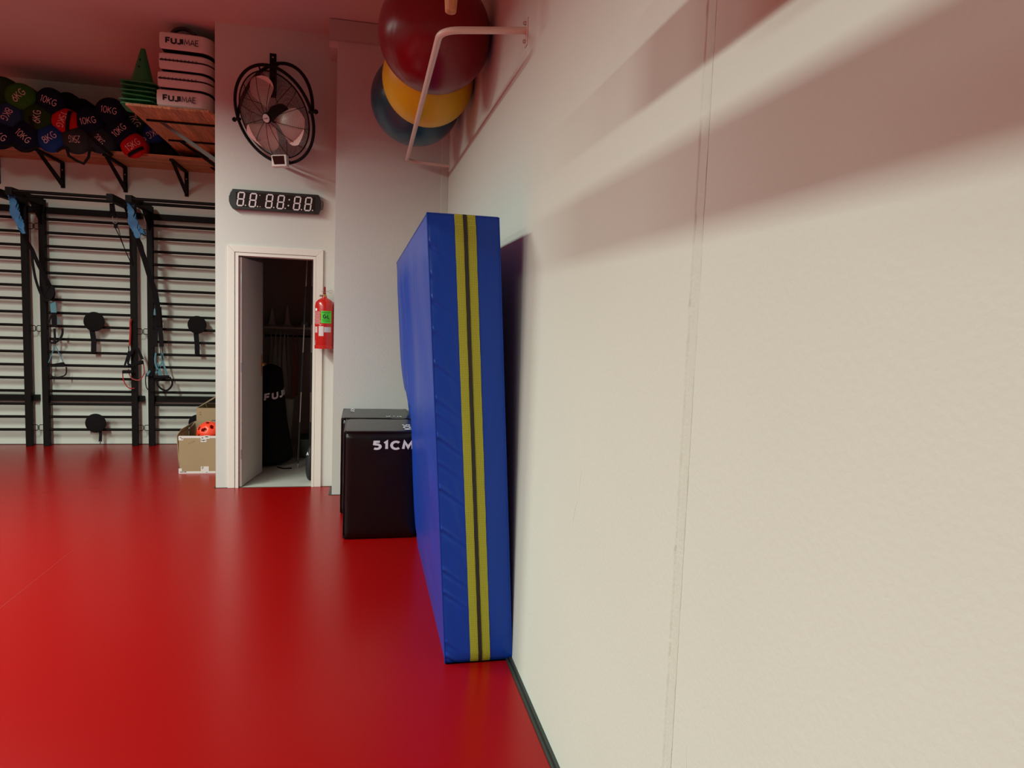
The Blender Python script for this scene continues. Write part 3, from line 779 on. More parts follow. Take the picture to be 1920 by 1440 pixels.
# ------------------------------------------------------------------ suspension trainers and bands
BAND = mat('sky_blue_band', (0.025, 0.125, 0.27), 0.6, vary=.1)
TEAL = mat('pale_teal_webbing', (0.07, 0.20, 0.25), 0.8)
def poly(pts, Y): return [at(x, y, Y) for x, y in pts]
def crumple(name, pts, ws, Y, par, seed):
    random.seed(seed)
    for j in range(3):
        P = [at(x + (j-1)*2.2*math.sin(i*1.3+j), y, Y - .02*j + .015*math.sin(i*2+j)) for i, (x, y) in enumerate(pts)]
        P = catmull(P, 4); W = []
        for i in range(len(P)):
            t = i/(len(P)-1)*(len(ws)-1); a = int(t); f = t-a; w = ws[a]*(1-f)+ws[min(a+1, len(ws)-1)]*f
            W.append(w*.72*(.75 + .35*math.sin(i*1.1+j*2)))
        k = MB(); k.ribbon(P, W, .006)
        k.make(name, BAND, par)
# wrapped round the arm of the middle unit
t1 = empty('suspension_trainer', at(100, 560, 8.05), 'black suspension trainer tied with blue band, on the middle wall bars', 'suspension trainer')
crumple('blue_band', [(20, 368), (25, 380), (29, 395), (33, 412), (39, 425), (44, 438)], [.045, .09, .12, .10, .085, .03], 7.62, t1, 1)
MB().tube(poly([(16, 366), (20, 371), (26, 371), (27, 365), (22, 362), (16, 366)], 7.62), .012, 6).make('band_loop', BAND, t1)
def varpath(pts, y0, y1):
    n = len(pts)-1; return [at(x, y, y0+(y1-y0)*i/n) for i, (x, y) in enumerate(pts)]
MB().ribbon(catmull(varpath([(44, 436), (50, 452), (60, 468), (72, 496), (86, 522), (96, 540)], 7.7, 8.08), 3), .036, .006).make('main_strap', FAB_BLK, t1)
MB().ribbon(catmull(varpath([(60, 470), (61, 490), (66, 520), (74, 545), (82, 560), (92, 562), (100, 548), (94, 534), (84, 548), (80, 560)], 8.0, 8.08), 3), .024, .005).make('strap_loop', FAB_BLK, t1)
MB().ribbon(poly([(93, 536), (95, 550), (92, 563)], 8.08), .085, .012).make('strap_bundle', FAB_BLK, t1)
MB().ribbon(poly([(99, 566), (101, 586)], 8.1), .055, .008).make('buckle', mat('teal_buckle', (0.07, 0.22, 0.27), .5), t1)
MB().ribbon(poly([(101, 586), (102, 612)], 8.1), .050, .008).make('strap_cover', FAB_BLK, t1)
for pts in ([(97, 590), (90, 608)], [(104, 590), (112, 608)]): MB().ribbon(poly(pts, 8.11), .012, .003).make('side_webbing', TEAL if pts[0][0] > 100 else FAB_BLK, t1)
MB().ribbon(catmull(poly([(102, 616), (103, 632), (103, 645)], 8.1), 2), .02, .004).make('side_webbing', FAB_BLK, t1)
MB().ribbon(catmull(poly([(117, 616), (117, 626), (112, 636), (104, 642), (95, 642), (91, 634), (90, 618)], 8.12), 4), .020, .005).make('foot_cradle', FAB_BLK, t1)
for pts in ([(103, 648), (91, 680)], [(104, 648), (118, 678)]): MB().ribbon(poly(pts, 8.12), .008, .003).make('side_webbing', TEAL, t1)
MB().prism(poly([(91, 684), (117, 679), (121, 684), (119, 688), (92, 688)], 8.11), (0, .03, 0)).make('hand_grip', FAB_BLK, t1)
MB().ribbon(catmull(poly([(91, 688), (92, 700), (99, 706), (110, 707), (121, 704), (124.5, 698), (124, 688)], 8.12), 4), .012, .004).make('foot_cradle', FAB_BLK, t1)

t2 = empty('suspension_trainer', at(290, 620, 8.05), 'black suspension trainer with pale teal handles beside the door block', 'suspension trainer')
crumple('blue_band', [(243, 385), (246, 398), (250, 412), (254, 428), (258, 446)], [.05, .085, .12, .13, .05], 7.66, t2, 2)
crumple('band_tail', [(258, 426), (266, 434), (273, 438)], [.05, .06, .05], 7.70, t2, 3)
MB().tube(poly([(239, 382), (244, 386), (250, 386), (252, 380), (246, 377), (239, 382)], 7.64), .012, 6).make('band_loop', BAND, t2)
MB().ribbon(catmull(varpath([(258, 447), (263, 463), (272, 490), (281, 520), (291, 548), (296, 580), (298, 612)], 7.72, 8.08), 3), [.018, .03] + [.050]*17, .006).make('main_strap', FAB_BLK, t2)
MB().ribbon(catmull(varpath([(261, 447), (268, 462), (271, 482)], 7.72, 7.8), 3), .010, .004).make('strap_loop', FAB_BLK, t2)
MB().prism(poly([(290, 590), (301, 575), (304, 615), (289, 618)], 8.09), (0, .03, 0)).make('strap_bundle', FAB_BLK, t2)
MB().ribbon(poly([(292.5, 579), (291.5, 591)], 8.07), .036, .008).make('buckle', mat('teal_buckle', (0.07, 0.22, 0.27), .5), t2)
for pts, w in (([(291, 618), (291, 650)], .05), ([(300, 612), (303, 650)], .045)): MB().ribbon(poly(pts, 8.09), w, .008).make('strap_cover', FAB_BLK, t2)
for x in (289.5, 301.5, 305): MB().ribbon(poly([(x, 648), (x-.5, 664)], 8.1), .007, .003).make('side_webbing', FAB_BLK, t2)
for pts in ([(292, 662), (291, 680), (300, 705)], [(304, 662), (305, 676), (298, 690), (292, 700)], [(303, 664), (306, 680), (314, 704)], [(296, 680), (303, 704)], [(281, 695), (276, 704)]):
    MB().ribbon(catmull(poly(pts, 8.1), 3), .017, .004).make('handle_webbing', TEAL, t2)
MB().tube(poly([(289, 707), (317, 706.5)], 8.10), .018, 10).make('hand_grip', FAB_BLK, t2, smooth=True)
MB().ribbon(catmull(poly([(292, 709), (296, 722), (304, 730), (313, 732), (321, 725), (323, 716), (318, 707)], 8.11), 4), .020, .006).make('foot_cradle', FAB_BLK, t2)
MB().tube(poly([(274, 703), (286, 704)], 8.13), .015, 8).make('hand_grip', FAB_BLK, t2, smooth=True)
MB().ribbon(catmull(poly([(273, 705), (273, 717), (275, 727), (280, 732), (287, 733)], 8.13), 4), .009, .005).make('foot_cradle', FAB_BLK, t2)

REDT = mat('red_tube', (0.35, 0.02, 0.015), .45)
t3 = empty('tube_band', at(245, 660, 8.05), 'red resistance tube with black handles between the wall bar units', 'resistance band')
MB().tube(catmull(poly([(246, 598), (244, 606), (244.5, 615), (244, 632), (243, 648)], 8.13), 4), .010, 6).make('tube', REDT, t3, smooth=True)
MB().tube(catmull(poly([(268, 676), (270, 690), (270, 700), (266, 708), (260, 713), (248, 710), (242, 700), (241, 692)], 8.12), 4), .006, 6).make('tube', REDT, t3, smooth=True)
MB().tube(catmull(poly([(230, 698), (231, 710), (236, 722), (243, 728), (252, 728)], 8.12), 4), .006, 6).make('tube', REDT, t3, smooth=True)
MB().ribbon(catmull(poly([(249, 652), (244, 665), (240, 680), (243, 684), (250, 684)], 8.11), 3), .022, .006).make('handle_strap', FAB_BLK, t3)
MB().ribbon(catmull(poly([(256, 650), (262, 662), (267, 674)], 8.11), 3), .028, .006).make('handle_strap', FAB_BLK, t3)
MB().tube(poly([(256, 681), (268, 679)], 8.10), .022, 10).make('hand_grip', FAB_BLK, t3, smooth=True)
MB().ribbon(poly([(242, 658), (234, 685)], 8.11), .018, .006).make('handle_strap', FAB_BLK, t3)
MB().tube(poly([(230, 697), (250, 697)], 8.11), .018, 10).make('hand_grip', FAB_BLK, t3, smooth=True)
MB().ribbon(poly([(241, 649), (242, 658)], 8.12), .010, .004).make('clip', FAB_BLK, t3)

t4 = empty('cord_pulley', at(214, 420, 7.9), 'thin black cord on a steel karabiner under the pull-up bars', 'pulley')
MB().prism(poly([(205, 381), (213.5, 382), (217, 406), (206, 404)], 7.84), (0, .02, 0)).make('hanger_strap', FAB_BLK, t4)
MB().tube(poly([(211, 406), (212, 417), (217, 419), (220, 416), (219.5, 408)], 7.85), .004, 6).make('karabiner', SCREW, t4)
MB().rbox(*[Vector(v) for v in ((at(213, 427, 7.85)), (at(221, 417, 7.88)))], .004, 2).make('pulley_block', FAB_BLK, t4)
MB().tube(varpath([(216, 427), (225, 445), (236, 472), (246, 494)], 7.85, 8.12), .005, 6).make('cord', FAB_BLK, t4)
MB().tube(varpath([(222, 427), (226, 445), (236, 472), (246, 494)], 7.85, 8.12), .004, 6).make('cord', FAB_BLK, t4)

# ------------------------------------------------------------------ shelf with sand bags
SH0, SHZ = 7.655, 3.016
sh = empty('wall_shelf', (-3.6, 8.0, SHZ), 'long pine shelf on black brackets loaded with weight bags', 'shelf')
nst = 8; dw = (8.288-SH0)/nst
for i in range(nst):
    y0 = SH0+dw*i
    MB().box((-5.6, y0+.0004, SHZ), (XC-0.004, y0+dw-.0004, SHZ+.028)).make('stave', PINE_X, sh, bevel=.0012)
def bracket(x, par):
    b = MB().box((x-.019, 8.270, 2.745), (x+.019, 8.288, SHZ-.006))
    b.box((x-.017, SH0+.005, SHZ-.024), (x+.017, 8.27, SHZ-.001))
    b.prism([(x-.013, SH0+.05, SHZ-.024), (x-.013, SH0+.11, SHZ-.024), (x-.013, 8.272, 2.80), (x-.013, 8.272, 2.752)], (.026, 0, 0))
    o = b.make('bracket', STEEL, par, bevel=.0015)
    for z in (2.765, 2.93): MB().lathe([(0, .006), (.006, .005), (.008, 0)], (x, 8.270, z), (0, -1, 0), 8).make('bolt', SCREW, o)
for x in (-4.93, -4.33, -3.727, -3.125, -2.522, -1.912): bracket(x, sh)

COLS = dict(navy=(0.003, 0.006, 0.024), green=(0.026, 0.125, 0.012), dgreen=(0.013, 0.050, 0.009), blue=(0.008, 0.038, 0.17), red=(0.44, 0.006, 0.008), grey=(0.026, 0.030, 0.030), dgrey=(0.016, 0.024, 0.032), black=(0.003, 0.004, 0.004), steel=(0.014, 0.036, 0.095))
def bag_mat(c): return mat('bag_cloth_'+c, COLS[c], 0.8, spec=0.15, vary=.15, vscale=18, bump=.25, bscale=28)
LET = mat('cream_print', (0.66, 0.50, 0.47), .6)
def bag(px, py, rp, c, txt, ang, lab, Y=7.60, wpx=24, strap=None, L=.50, flip=False, face=True, off=(0, 0)):
    ctr = at(px, py, Y); R = rp/(F_PX/Y)/0.985
    e = empty('weight_bag', (ctr.x, ctr.y, ctr.z-R), lab, 'weight bag', 'weight bags on the long shelf')
    D = .050
    # squashed round sack lying along Y, domed end toward the room
    k = MB(); seg = 36; rings = []
    prof = [(0.0, -D), (.25, -D*.965), (.5, -D*.86), (.72, -D*.66), (.86, -D*.40), (.95, -D*.10), (1.0, .05), (1.02, .16), (1.0, L*.6), (.95, L-.05), (.7, L), (0, L+.01)]
    sd = px*.37
    for r, h in prof:
        if r < 1e-6: rings.append([k.bm.verts.new(ctr+Vector((0, h, 0)))]); continue
        ring = []
        for j in range(seg):
            a = 2*PI*j/seg; rr = R*r*(1 + .035*math.sin(2*a+sd) + .03*noise.noise(Vector((math.cos(a)*1.5, math.sin(a)*1.5, h*5+sd)))*(1 if r > .6 else 0))
            ring.append(k.bm.verts.new(ctr + Vector((rr*math.cos(a), h + (.006*noise.noise(Vector((a, sd, 0))) if r > .6 else 0), rr*math.sin(a)))))
        rings.append(ring)
    for ring in rings:
        for v in ring:
            if v.co.y > SH0-.012 and v.co.z < SHZ+.031: v.co.z = SHZ+.031 + .002*math.sin(v.co.x*40)
            v.co.y = min(v.co.y, 8.27)
    for A, B in zip(rings, rings[1:]):
        for j in range(seg):
            j2 = (j+1) % seg
            if len(A) == 1: k.bm.faces.new((A[0], B[j], B[j2]))
            elif len(B) == 1: k.bm.faces.new((A[j], B[0], A[j2]))
            else: k.bm.faces.new((A[j], B[j], B[j2], A[j2]))
    k.make('sack', bag_mat(c), e, smooth=True, auto=60)
    k = MB().tube([ctr + Vector((R*.945*math.cos(a)*(1 + .035*math.sin(2*a+sd)), -D*.12, R*.945*math.sin(a)*(1 + .035*math.sin(2*a+sd)))) for a in [2*PI*i/32 for i in range(32)]], .0045, 5, closed=True)
    k.make('end_piping', bag_mat(c), e, smooth=True)
    def dome_y(x, z):
        r = min(1, math.hypot(x, z)/R)
        for (r0, h0), (r1, h1) in zip(prof, prof[1:]):
            if r0 <= r <= r1 and r1 > r0: return h0 + (h1-h0)*(r-r0)/(r1-r0)
        return 0
    if txt:
        sc = Y/F_PX
        ox, oz = off[0]*sc, off[1]*sc
        lettering(txt, lambda x, y: ctr + Vector((x+ox, dome_y(x+ox, y+oz) - .003, y+oz)), LET, e, bold=.048, width=wpx*sc, height=11.5*sc, rot=math.radians(ang), sub=2)
    if strap:
        (ax, ay), (bx_, by_) = strap
        n = 10; P = []
        for i in range(n+1):
            t = i/n; x = (ax + (bx_-ax)*t - px)*Y/F_PX; z = -(ay + (by_-ay)*t - py)*Y/F_PX
            P.append(ctr + Vector((x, dome_y(x, z) - .006, z)))
        MB().ribbon(P, .034, .004).make('strap', FAB_BLK, e)
    return e
bag(2, 254, 23, 'navy', '10KG', -36, 'navy weight bag at the photo edge, bottom row of the shelf')
bag(48, 257, 24.5, 'navy', '10KG', -42, 'navy 10KG weight bag, bottom row, beside the bright blue 8KG bag')
bag(96, 259.5, 22.8, 'blue', '8KG', 36, 'bright blue 8KG weight bag on the shelf board', wpx=22)
bag(143, 263, 23.5, 'grey', '25KG', 181, 'brown grey 25KG weight bag with print upside down', wpx=17)
bag(189, 264, 22, 'dgrey', '20KG', -46, 'charcoal grey 20KG weight bag on the shelf board', wpx=17, strap=((170, 254), (204, 285)))
bag(226, 246, 23.5, 'navy', '10KG', 46, 'dark navy 10KG weight bag resting against the red 15KG bag')
bag(250, 273, 20.5, 'red', '15KG', 38, 'red 15KG weight bag low on the shelf near the pads', strap=((243, 291), (267, 276)), off=(1, 0))
bag(17, 218, 21.5, 'steel', '8KG', 242, 'faded blue 8KG weight bag in the second row', wpx=20, Y=7.61, off=(0, 1))
bag(40, 222, 10, 'steel', None, 0, 'small crumpled blue bag squeezed between two weight bags', Y=7.70, L=.3)
bag(73, 221, 22.5, 'dgreen', '6KG', 84, 'dark olive green weight bag above the 8KG bag', wpx=20, strap=((64, 222), (66, 242)))
bag(123.5, 228.5, 21.8, 'red', '15KG', -108, 'red 15KG weight bag crossed by a black strap', strap=((132.5, 208), (127, 248)), wpx=25, off=(-3, 1))
bag(168, 228, 22.5, 'navy', '10KG', 13, 'dark navy 10KG weight bag between the red bag and shelf end')
bag(38.5, 181, 21.8, 'green', '6KG', 46, 'bright green 6KG weight bag on top of the pile', wpx=22)
bag(95, 191, 22, 'navy', '10KG', -18, 'dark navy 10KG weight bag on top of the pile')
bag(207, 208.5, 22.5, 'navy', '10KG', -6, 'dark navy 10KG weight bag, topmost near the green cones')
bag(3, 170, 23, 'dgreen', None, 0, 'dark green weight bag at the photo edge, top of the pile', Y=7.75, L=.4)
bag(128, 197, 20, 'black', None, 0, 'black unmarked bag behind the topmost navy bag', Y=7.74, L=.4)
bag(153, 205, 17, 'black', None, 0, 'small black unmarked bag wedged at the back of the pile', Y=7.85, L=.35)
bag(252, 228, 17, 'dgreen', '7KG', -62, 'olive green weight bag half hidden by the pine end shelf', wpx=20, Y=7.72, L=.4, off=(3, 0))
bag(286, 252, 17, 'blue', '8KG', 215, 'dark blue weight bag under the pine end shelf', wpx=20, Y=7.73, L=.4, off=(2, 0))
bag(270, 262, 10, 'steel', '5', 80, 'small dark blue bag between the red bag and end shelf', wpx=5, Y=7.70, L=.3)
bag(296, 282, 13, 'black', None, 0, 'black bag lying at the end of the long shelf', Y=7.72, L=.4)
bag(316, 286, 10, 'black', None, 0, 'small black bag lowest at the end of the shelf', Y=7.76, L=.4)
# carrying handles hanging over the front edge of the shelf
for i, (pts, lab) in enumerate((([(-4, 270), (6, 274), (22, 273), (32, 268)], 'black webbing handle hanging under the bag at the photo edge'),
             ([(32, 272), (38, 279), (46, 283), (60, 280), (74, 274)], 'black webbing handle hanging below the navy bottom-row bag'),
             ([(106, 284), (112, 280), (120, 276)], 'short black webbing handle under the bright blue bag'),
             ([(124, 275), (129, 292), (143, 301), (157, 307), (166, 295), (168, 283), (176, 278)], 'long black webbing handle looping below the brown grey bag'))):
    o = MB().ribbon([at(x, y, 7.56) for x, y in pts], .026, .004).make('bag_handle', FAB_BLK, None, loc=at(pts[0][0], pts[0][1], 7.56))
    setp(o, lab, 'handle', 'webbing handles hanging from the weight bags')

# ------------------------------------------------------------------ end shelf fixed to the store block
UZ = 3.118; ux0, ux1, uy0, uy1 = -1.885, -1.222, 6.215, 8.10
us = empty('end_shelf', (-1.55, 7.1, UZ), 'upper pine shelf fixed to the side of the door block', 'shelf')
ns = 12; sw = (ux1-ux0)/ns
for i in range(ns):
    a, b = ux0+sw*i, ux0+sw*(i+1)
    k = MB()
    if i == ns-1: k.prism([(a+.0004, uy0, UZ), (a+.012, uy0, UZ), (b-.01, uy0+.10, UZ), (b-.001, uy0+.22, UZ), (b-.001, uy1, UZ), (a+.0004, uy1, UZ)], (0, 0, .020))
    else: k.box((a+.0004, uy0, UZ), (b-.0004, uy1, UZ+.020))
    k.make('stave', PINE_Y, us, bevel=.001)
for i, y in enumerate((6.60, 7.29, 7.97)):
    k = MB().box((ux0+.045, y-.012, UZ-.014), (XC-.001, y+.012, UZ-.0005))
    k.box((XC-.014, y-.012, 2.72), (XC-.001, y+.012, UZ-.014))
    o = k.make('bracket', STEEL, us)
    k = MB(); k.prism([(ux0+.14, y-.010, UZ-.014), (ux0+.185, y-.010, UZ-.014), (XC-.012, y-.010, 2.80), (XC-.012, y-.010, 2.755)], (0, .020, 0)); k.make('brace', mat('grey_steel', (.10, .095, .08), .4) if i == 0 else STEEL, o)

# kick shields
PADW = mat('cream_pad_vinyl', (0.70, 0.65, 0.58), .45, bump=.05, bscale=40)
PADB = mat('black_pad_vinyl', (0.014, 0.012, 0.012), .45)
def shield(z0, z1, xl, xr, yfront, kind, lab):
    e = empty('strike_shield', ((xl+xr)/2, yfront+.2, z0), lab, 'strike shield', 'strike shields stacked on the end shelf')
    d = .42; r = .095; t = bmesh.new()
    # outline in plan: rounded at the right front corner
    out = [(xl+.006, yfront), (xl+.10, yfront), (xr-r-.08, yfront+.004)]
    out += [(xr-r + r*math.sin(a), yfront + r*1.5*(1-math.cos(a)) + .010) for a in [PI/2*i/8 for i in range(9)]]
    out += [(xr, yfront+d), (xl, yfront+d), (xl, yfront+.006)]
    H = z1-z0
    levels = [(0, -.022), (.006, -.008), (.016, 0), (H*.5, .002), (H-.014, 0), (H-.004, -.010), (H, -.024)]
    cx, cy = (xl+xr)/2, yfront+d/2
    def ring(ins, z): return [Vector((cx + (x-cx)*(1+ins/.16), cy+(y-cy)*(1+ins/.21), z0+z)) for x, y in out]
    k = MB(); R0 = [[k.bm.verts.new(p) for p in ring(ins, z)] for z, ins in levels[1:6]]
    for A, B in zip(R0, R0[1:]):
        for i in range(len(A)): k.bm.faces.new((A[i], A[(i+1)%len(A)], B[(i+1)%len(A)], B[i]))
    k.make('front_panel', PADW, e, smooth=True)
    k = MB()
    for (za, ia), (zb2, ib) in ((levels[0], levels[1]), (levels[5], levels[6])):
        A = [k.bm.verts.new(p) for p in ring(ia, za)]; B = [k.bm.verts.new(p) for p in ring(ib, zb2)]
        for i in range(len(A)): k.bm.faces.new((A[i], A[(i+1)%len(A)], B[(i+1)%len(A)], B[i]))
        k.bm.faces.new(A if za == 0 else B)
    k.make('back_panel', PADB, e, smooth=True)
    yb = [(x, y) for x, y in out[:12]]
    if kind == 'text':
        zc = z0+H*.50; xm = xl+.012+ (xr-xl)*.42
        cw_ = .150
        for s_, w, x, bo in (('FUJI', .136, xl+.112, .125), ('MAE', .108, xl+.240, .060)):
            lettering(s_, plane_fn((x, yfront-.0035, zc), (1, 0, 0), (0, 0, 1)), INK, e, bold=bo, width=w, height=.052, space=.6)
    else:
        P = [Vector((x, y-.002, z0+H*.55)) for x, y in out[:11]]
        MB().ribbon(P, .013, .004, side=(0, 0, 1)).make('seam_line', PADB, e)
        k = MB()
        for i in range(10):
            x = xl+.02+(xr-xl-.14)*i/9; k.box((x, yfront-.005, z0+H*.55-.010), (x+.005, yfront, z0+H*.55+.012))
        k.make('stitch', PADB, e)
    return e
shield(3.140, 3.282, -1.660, -1.255, 6.235, 'text', 'cream strike shield with black lettering, bottom of the stack')
shield(3.292, 3.425, -1.655, -1.250, 6.245, 'seam', 'cream strike shield with black seam, second from the bottom')
shield(3.435, 3.575, -1.645, -1.246, 6.250, 'seam', 'cream strike shield with black seam, second from the top')
ts = shield(3.592, 3.735, -1.640, -1.240, 6.245, 'text', 'cream strike shield with black handle, top of the stack')
MB().ribbon(catmull([(-1.56, 6.30, 3.735), (-1.53, 6.295, 3.765), (-1.48, 6.29, 3.782), (-1.43, 6.29, 3.775), (-1.38, 6.295, 3.745)], 4), .022, .034).make('handle', PADB, ts)

# cones
GREEN = mat('green_cone_plastic', (0.012, 0.19, 0.050), .5, vary=.08, vscale=6)
REDC = mat('red_cone_plastic', (0.42, 0.012, 0.015), .5)
def cone(cx, cy, z0, m, lab, grp, tall=True, rot=0.0, tilt=0.0):
    e = empty('training_cone', (cx, cy, z0), lab, 'cone', grp)
    M_ = Matrix.Translation((cx, cy, z0)) @ Matrix.Rotation(rot, 4, 'Z') @ Matrix.Rotation(tilt, 4, 'Y')
    b = .137; t = bmesh.new()
    k = MB(); k.prism([M_ @ Vector(p) for p in ((-b, -b+.02, 0), (-b+.02, -b, 0), (b-.02, -b, 0), (b, -b+.02, 0), (b, b-.02, 0), (b-.02, b, 0), (-b+.02, b, 0), (-b, b-.02, 0))], (0, 0, .012)); k.make('base', m, e, bevel=.003)
    n = 28; k = MB(); H = .305
    prof = [(.102, .010), (.088, .030)] + [(.086-(.086-.018)*i/8, .035+(H-.035)*i/8) for i in range(9)] + [(.014, H+.002), (.012, H-.004)]
    ringz = []
    for r, z in prof: ringz.append([k.bm.verts.new(M_ @ Vector((r*math.cos(2*PI*j/n), r*math.sin(2*PI*j/n), z))) for j in range(n)])
    for A, B in zip(ringz, ringz[1:]):
        for j in range(n): k.bm.faces.new((A[j], A[(j+1)%n], B[(j+1)%n], B[j]))
    k.make('cone_body', m, e, smooth=True)
    HM = mat('cone_hole', (.003, .01, .004), .8)
    for z in ((.145, .205) if tall else ()):
        r = .086-(.086-.018)*(z-.035)/(H-.035)
        MB().lathe([(0, .0015), (.0085, .0015), (.0085, -.003)], M_ @ Vector((-r*.16, -r*.985, z)), (-.16, -1, .1), 12).make('hole', HM, e)
    return e
gx, gy = -1.815, 6.40
names = ['bottom green cone of the nested stack on the end shelf', 'green cone second from the bottom of the nested stack', 'green cone third from the bottom of the nested stack', 'green cone third from the top of the nested stack', 'green cone second from the top of the nested stack', 'green cone on top of the stack, its whole body showing']
for i in range(6):
    cone(gx + (-.002, .001, -.001, .001, -.002, .002)[i], gy, UZ+.022+.036*i, GREEN, names[i], 'green cones on the end shelf', tall=(i == 5), rot=(.1, -.12, .15, -.05, .12, -.02)[i], tilt=(.03, .035, .03, .025, .03, .03)[i])
cone(-1.70, 6.86, UZ+.03, REDC, 'red cone showing behind the cream strike shields', 'red cones behind the shields', tall=False)
cone(-1.70, 6.86, UZ+.13, REDC, 'upper red cone showing behind the cream strike shields', 'red cones behind the shields', tall=False)

# ------------------------------------------------------------------ cardboard boxes and ball
CARD = mat('cardboard', (0.31, 0.215, 0.115), .75, vary=.06, vscale=5, bump=.03)
CARDI = mat('cardboard_inside', (0.25, 0.175, 0.10), .8, vary=.06)
TAPE = mat('white_tape', (0.62, 0.58, 0.55), .4)
cbx = empty('cardboard_box', (-1.44, 6.97, 0), 'open cardboard box with white taped edges beside the door block', 'cardboard box')
bx0, bx1, by0, by1, bh = -1.648, -1.228, 6.765, 7.185, 0.352
th = .006
k = MB(); k.box((bx0+.006, by0, 0), (bx1, by0+th, bh)); k.make('front_wall', CARD, cbx)
MB().prism([(bx0+.008, by0, 0), (bx0+.008, by1, 0), (bx0-.012, by1, bh), (bx0-.012, by0, bh)], (th, 0, 0)).make('side_wall', CARD, cbx)
MB().box((bx1-th, by0+th, 0), (bx1, by1, bh)).make('side_wall', CARD, cbx)
MB().box((bx0, by1-th, 0), (bx1, by1, bh)).make('back_wall', CARD, cbx)
MB().box((bx0+.006, by0, .001), (bx1, by1, .008)).make('bottom', CARD, cbx)
MB().prism([(bx0-.012, by0+.005, bh), (bx0-.012, by1-.01, bh), (bx0+.045, by1-.01, bh+.072), (bx0+.000, by0+.10, bh+.045)], (.004, 0, 0)).make('flap', CARDI, cbx)
MB().prism([(bx0, by1-.003, bh), (bx1, by1-.003, bh), (bx1, by1+.010, bh+.068), (bx0+.05, by1+.010, bh+.074)], (0, .004, 0)).make('flap', CARDI, cbx)
for A_, B_ in (((bx0+.006, by0-.0015, .0), (bx1, by0-.0003, .020)), ((bx0+.010, by0-.0015, bh-.020), (bx1, by0-.0003, bh)),
               ((bx0+.004, by0-.002, .0), (bx0+.032, by0-.0004, .048)), ((bx0+.004, by0-.002, bh-.042), (bx0+.045, by0-.0004, bh-.004)),
               ((bx0+.195, by0-.002, .0), (bx0+.265, by0-.0004, .065)), ((bx0+.195, by0-.002, bh-.058), (bx0+.245, by0-.0004, bh)), ((bx0+.22, by0-.0022, bh-.028), (bx0+.272, by0-.0006, bh+.004))):
    MB().box(A_, B_).make('tape', TAPE, cbx)
k = MB()
for (x, z, w, h) in ((.015, .012, .030, .006), (.05, .012, .02, .007), (.018, bh-.018, .009, .008), (.03, bh-.032, .009, .012), (.203, bh-.022, .014, .008), (.200, bh-.045, .006, .01), (.212, bh-.048, .012, .013), (.228, bh-.046, .007, .012), (.234, bh-.012, .026, .009), (.205, .04, .004, .022), (.213, .046, .004, .018), (.24, .008, .012, .004), (.32, .012, .02, .003), (.33, bh-.010, .02, .004)):
    k.box((bx0+x, by0-.0032, z), (bx0+x+w, by0-.0021, z+h))
k.make('printed_marks', mat('grey_ink', (.10, .08, .07), .6), cbx)['kind'] = 'stuff'
lettering('xsiinp', plane_fn((bx0+.115, by0-.0012, bh-.062), (.88, 0, .40), (-.3, 0, .9)), mat('faint_ink', (.26, .16, .09), .7), cbx, bold=.05, width=.062, height=.013)

cb2 = empty('cardboard_box', (-1.40, 7.4, 0), 'taller open cardboard box standing behind the taped box', 'cardboard box')
qx0, qx1, qy0, qy1 = -1.585, -1.225, 7.20, 7.56; qh = at(385, 765, qy0).z
k = MB().box((qx0, qy0, 0), (qx1, qy0+th, qh)); k.make('front_wall', CARD, cb2)
MB().box((qx0, qy0+th, 0), (qx0+th, qy1, qh)).make('side_wall', CARD, cb2)
MB().box((qx1-th, qy0+th, 0), (qx1, qy1, qh)).make('side_wall', CARD, cb2)
MB().box((qx0, qy1-th, 0), (qx1, qy1, qh)).make('back_wall', CARD, cb2)
MB().prism([(qx0, qy0+.01, qh), (qx0+.01, qy1, qh), (qx0+.16, qy1-.06, qh+.115), (qx0+.14, qy0+.10, qh+.085)], (.004, 0, -.002)).make('flap', CARDI, cb2)
MB().prism([(qx1-.06, qy0+.05, qh), (qx1-.004, qy1, qh), (qx1-.004, qy1, qh+.12), (qx1-.05, qy1-.1, qh+.02)], (.004, 0, 0)).make('flap', CARDI, cb2)
MB().box((qx0+.14, qy0-.002, qh-.142), (qx1, qy0-.0004, qh-.132)).make('tape', PRINT, cb2)
k = MB()
for (x, z, w, h) in ((.03, .062, .014, .004), (.032, .040, .010, .005), (.18, .05, .02, .01), (.21, .052, .01, .01), (.24, .05, .014, .012), (.14, .118, .12, .010), (.12, .155, .12, .006)): k.box((qx0+x, qy0-.0022, qh-z-h), (qx0+x+w, qy0-.0006, qh-z))
k.make('printed_marks', mat('grey_ink', (.10, .08, .07), .6), cb2)['kind'] = 'stuff'

ORG = mat('orange_plastic', (0.80, 0.055, 0.018), .35)
oc = at(392, 812, 6.93); orad = .112; oc.z = max(oc.z, .34)
ob = empty('perforated_ball', (oc.x, oc.y, oc.z-orad), 'orange perforated plastic ball lying in the open cardboard box', 'ball')
k = MB(); t = bmesh.new(); bmesh.ops.create_icosphere(t, subdivisions=4, radius=orad)
dirs = []
for i in range(26):
    y = 1-2*(i+.5)/26; rr = math.sqrt(1-y*y); a = i*2.39996+.9; dirs.append(Vector((rr*math.cos(a), y, rr*math.sin(a))))
for v in [Vector((-.35, -.85, .40)).normalized()]: dirs[0] = v
dl = [f for f in t.faces if any(f.calc_center_median().normalized().dot(d) > math.cos(.175) for d in dirs)]
bmesh.ops.delete(t, geom=dl, context='FACES')
bmesh.ops.translate(t, verts=t.verts, vec=oc); k.merge(t)
o = k.make('perforated_shell', ORG, ob, smooth=True)
md = o.modifiers.new('wall', 'SOLIDIFY'); md.thickness = .006; md.offset = -1

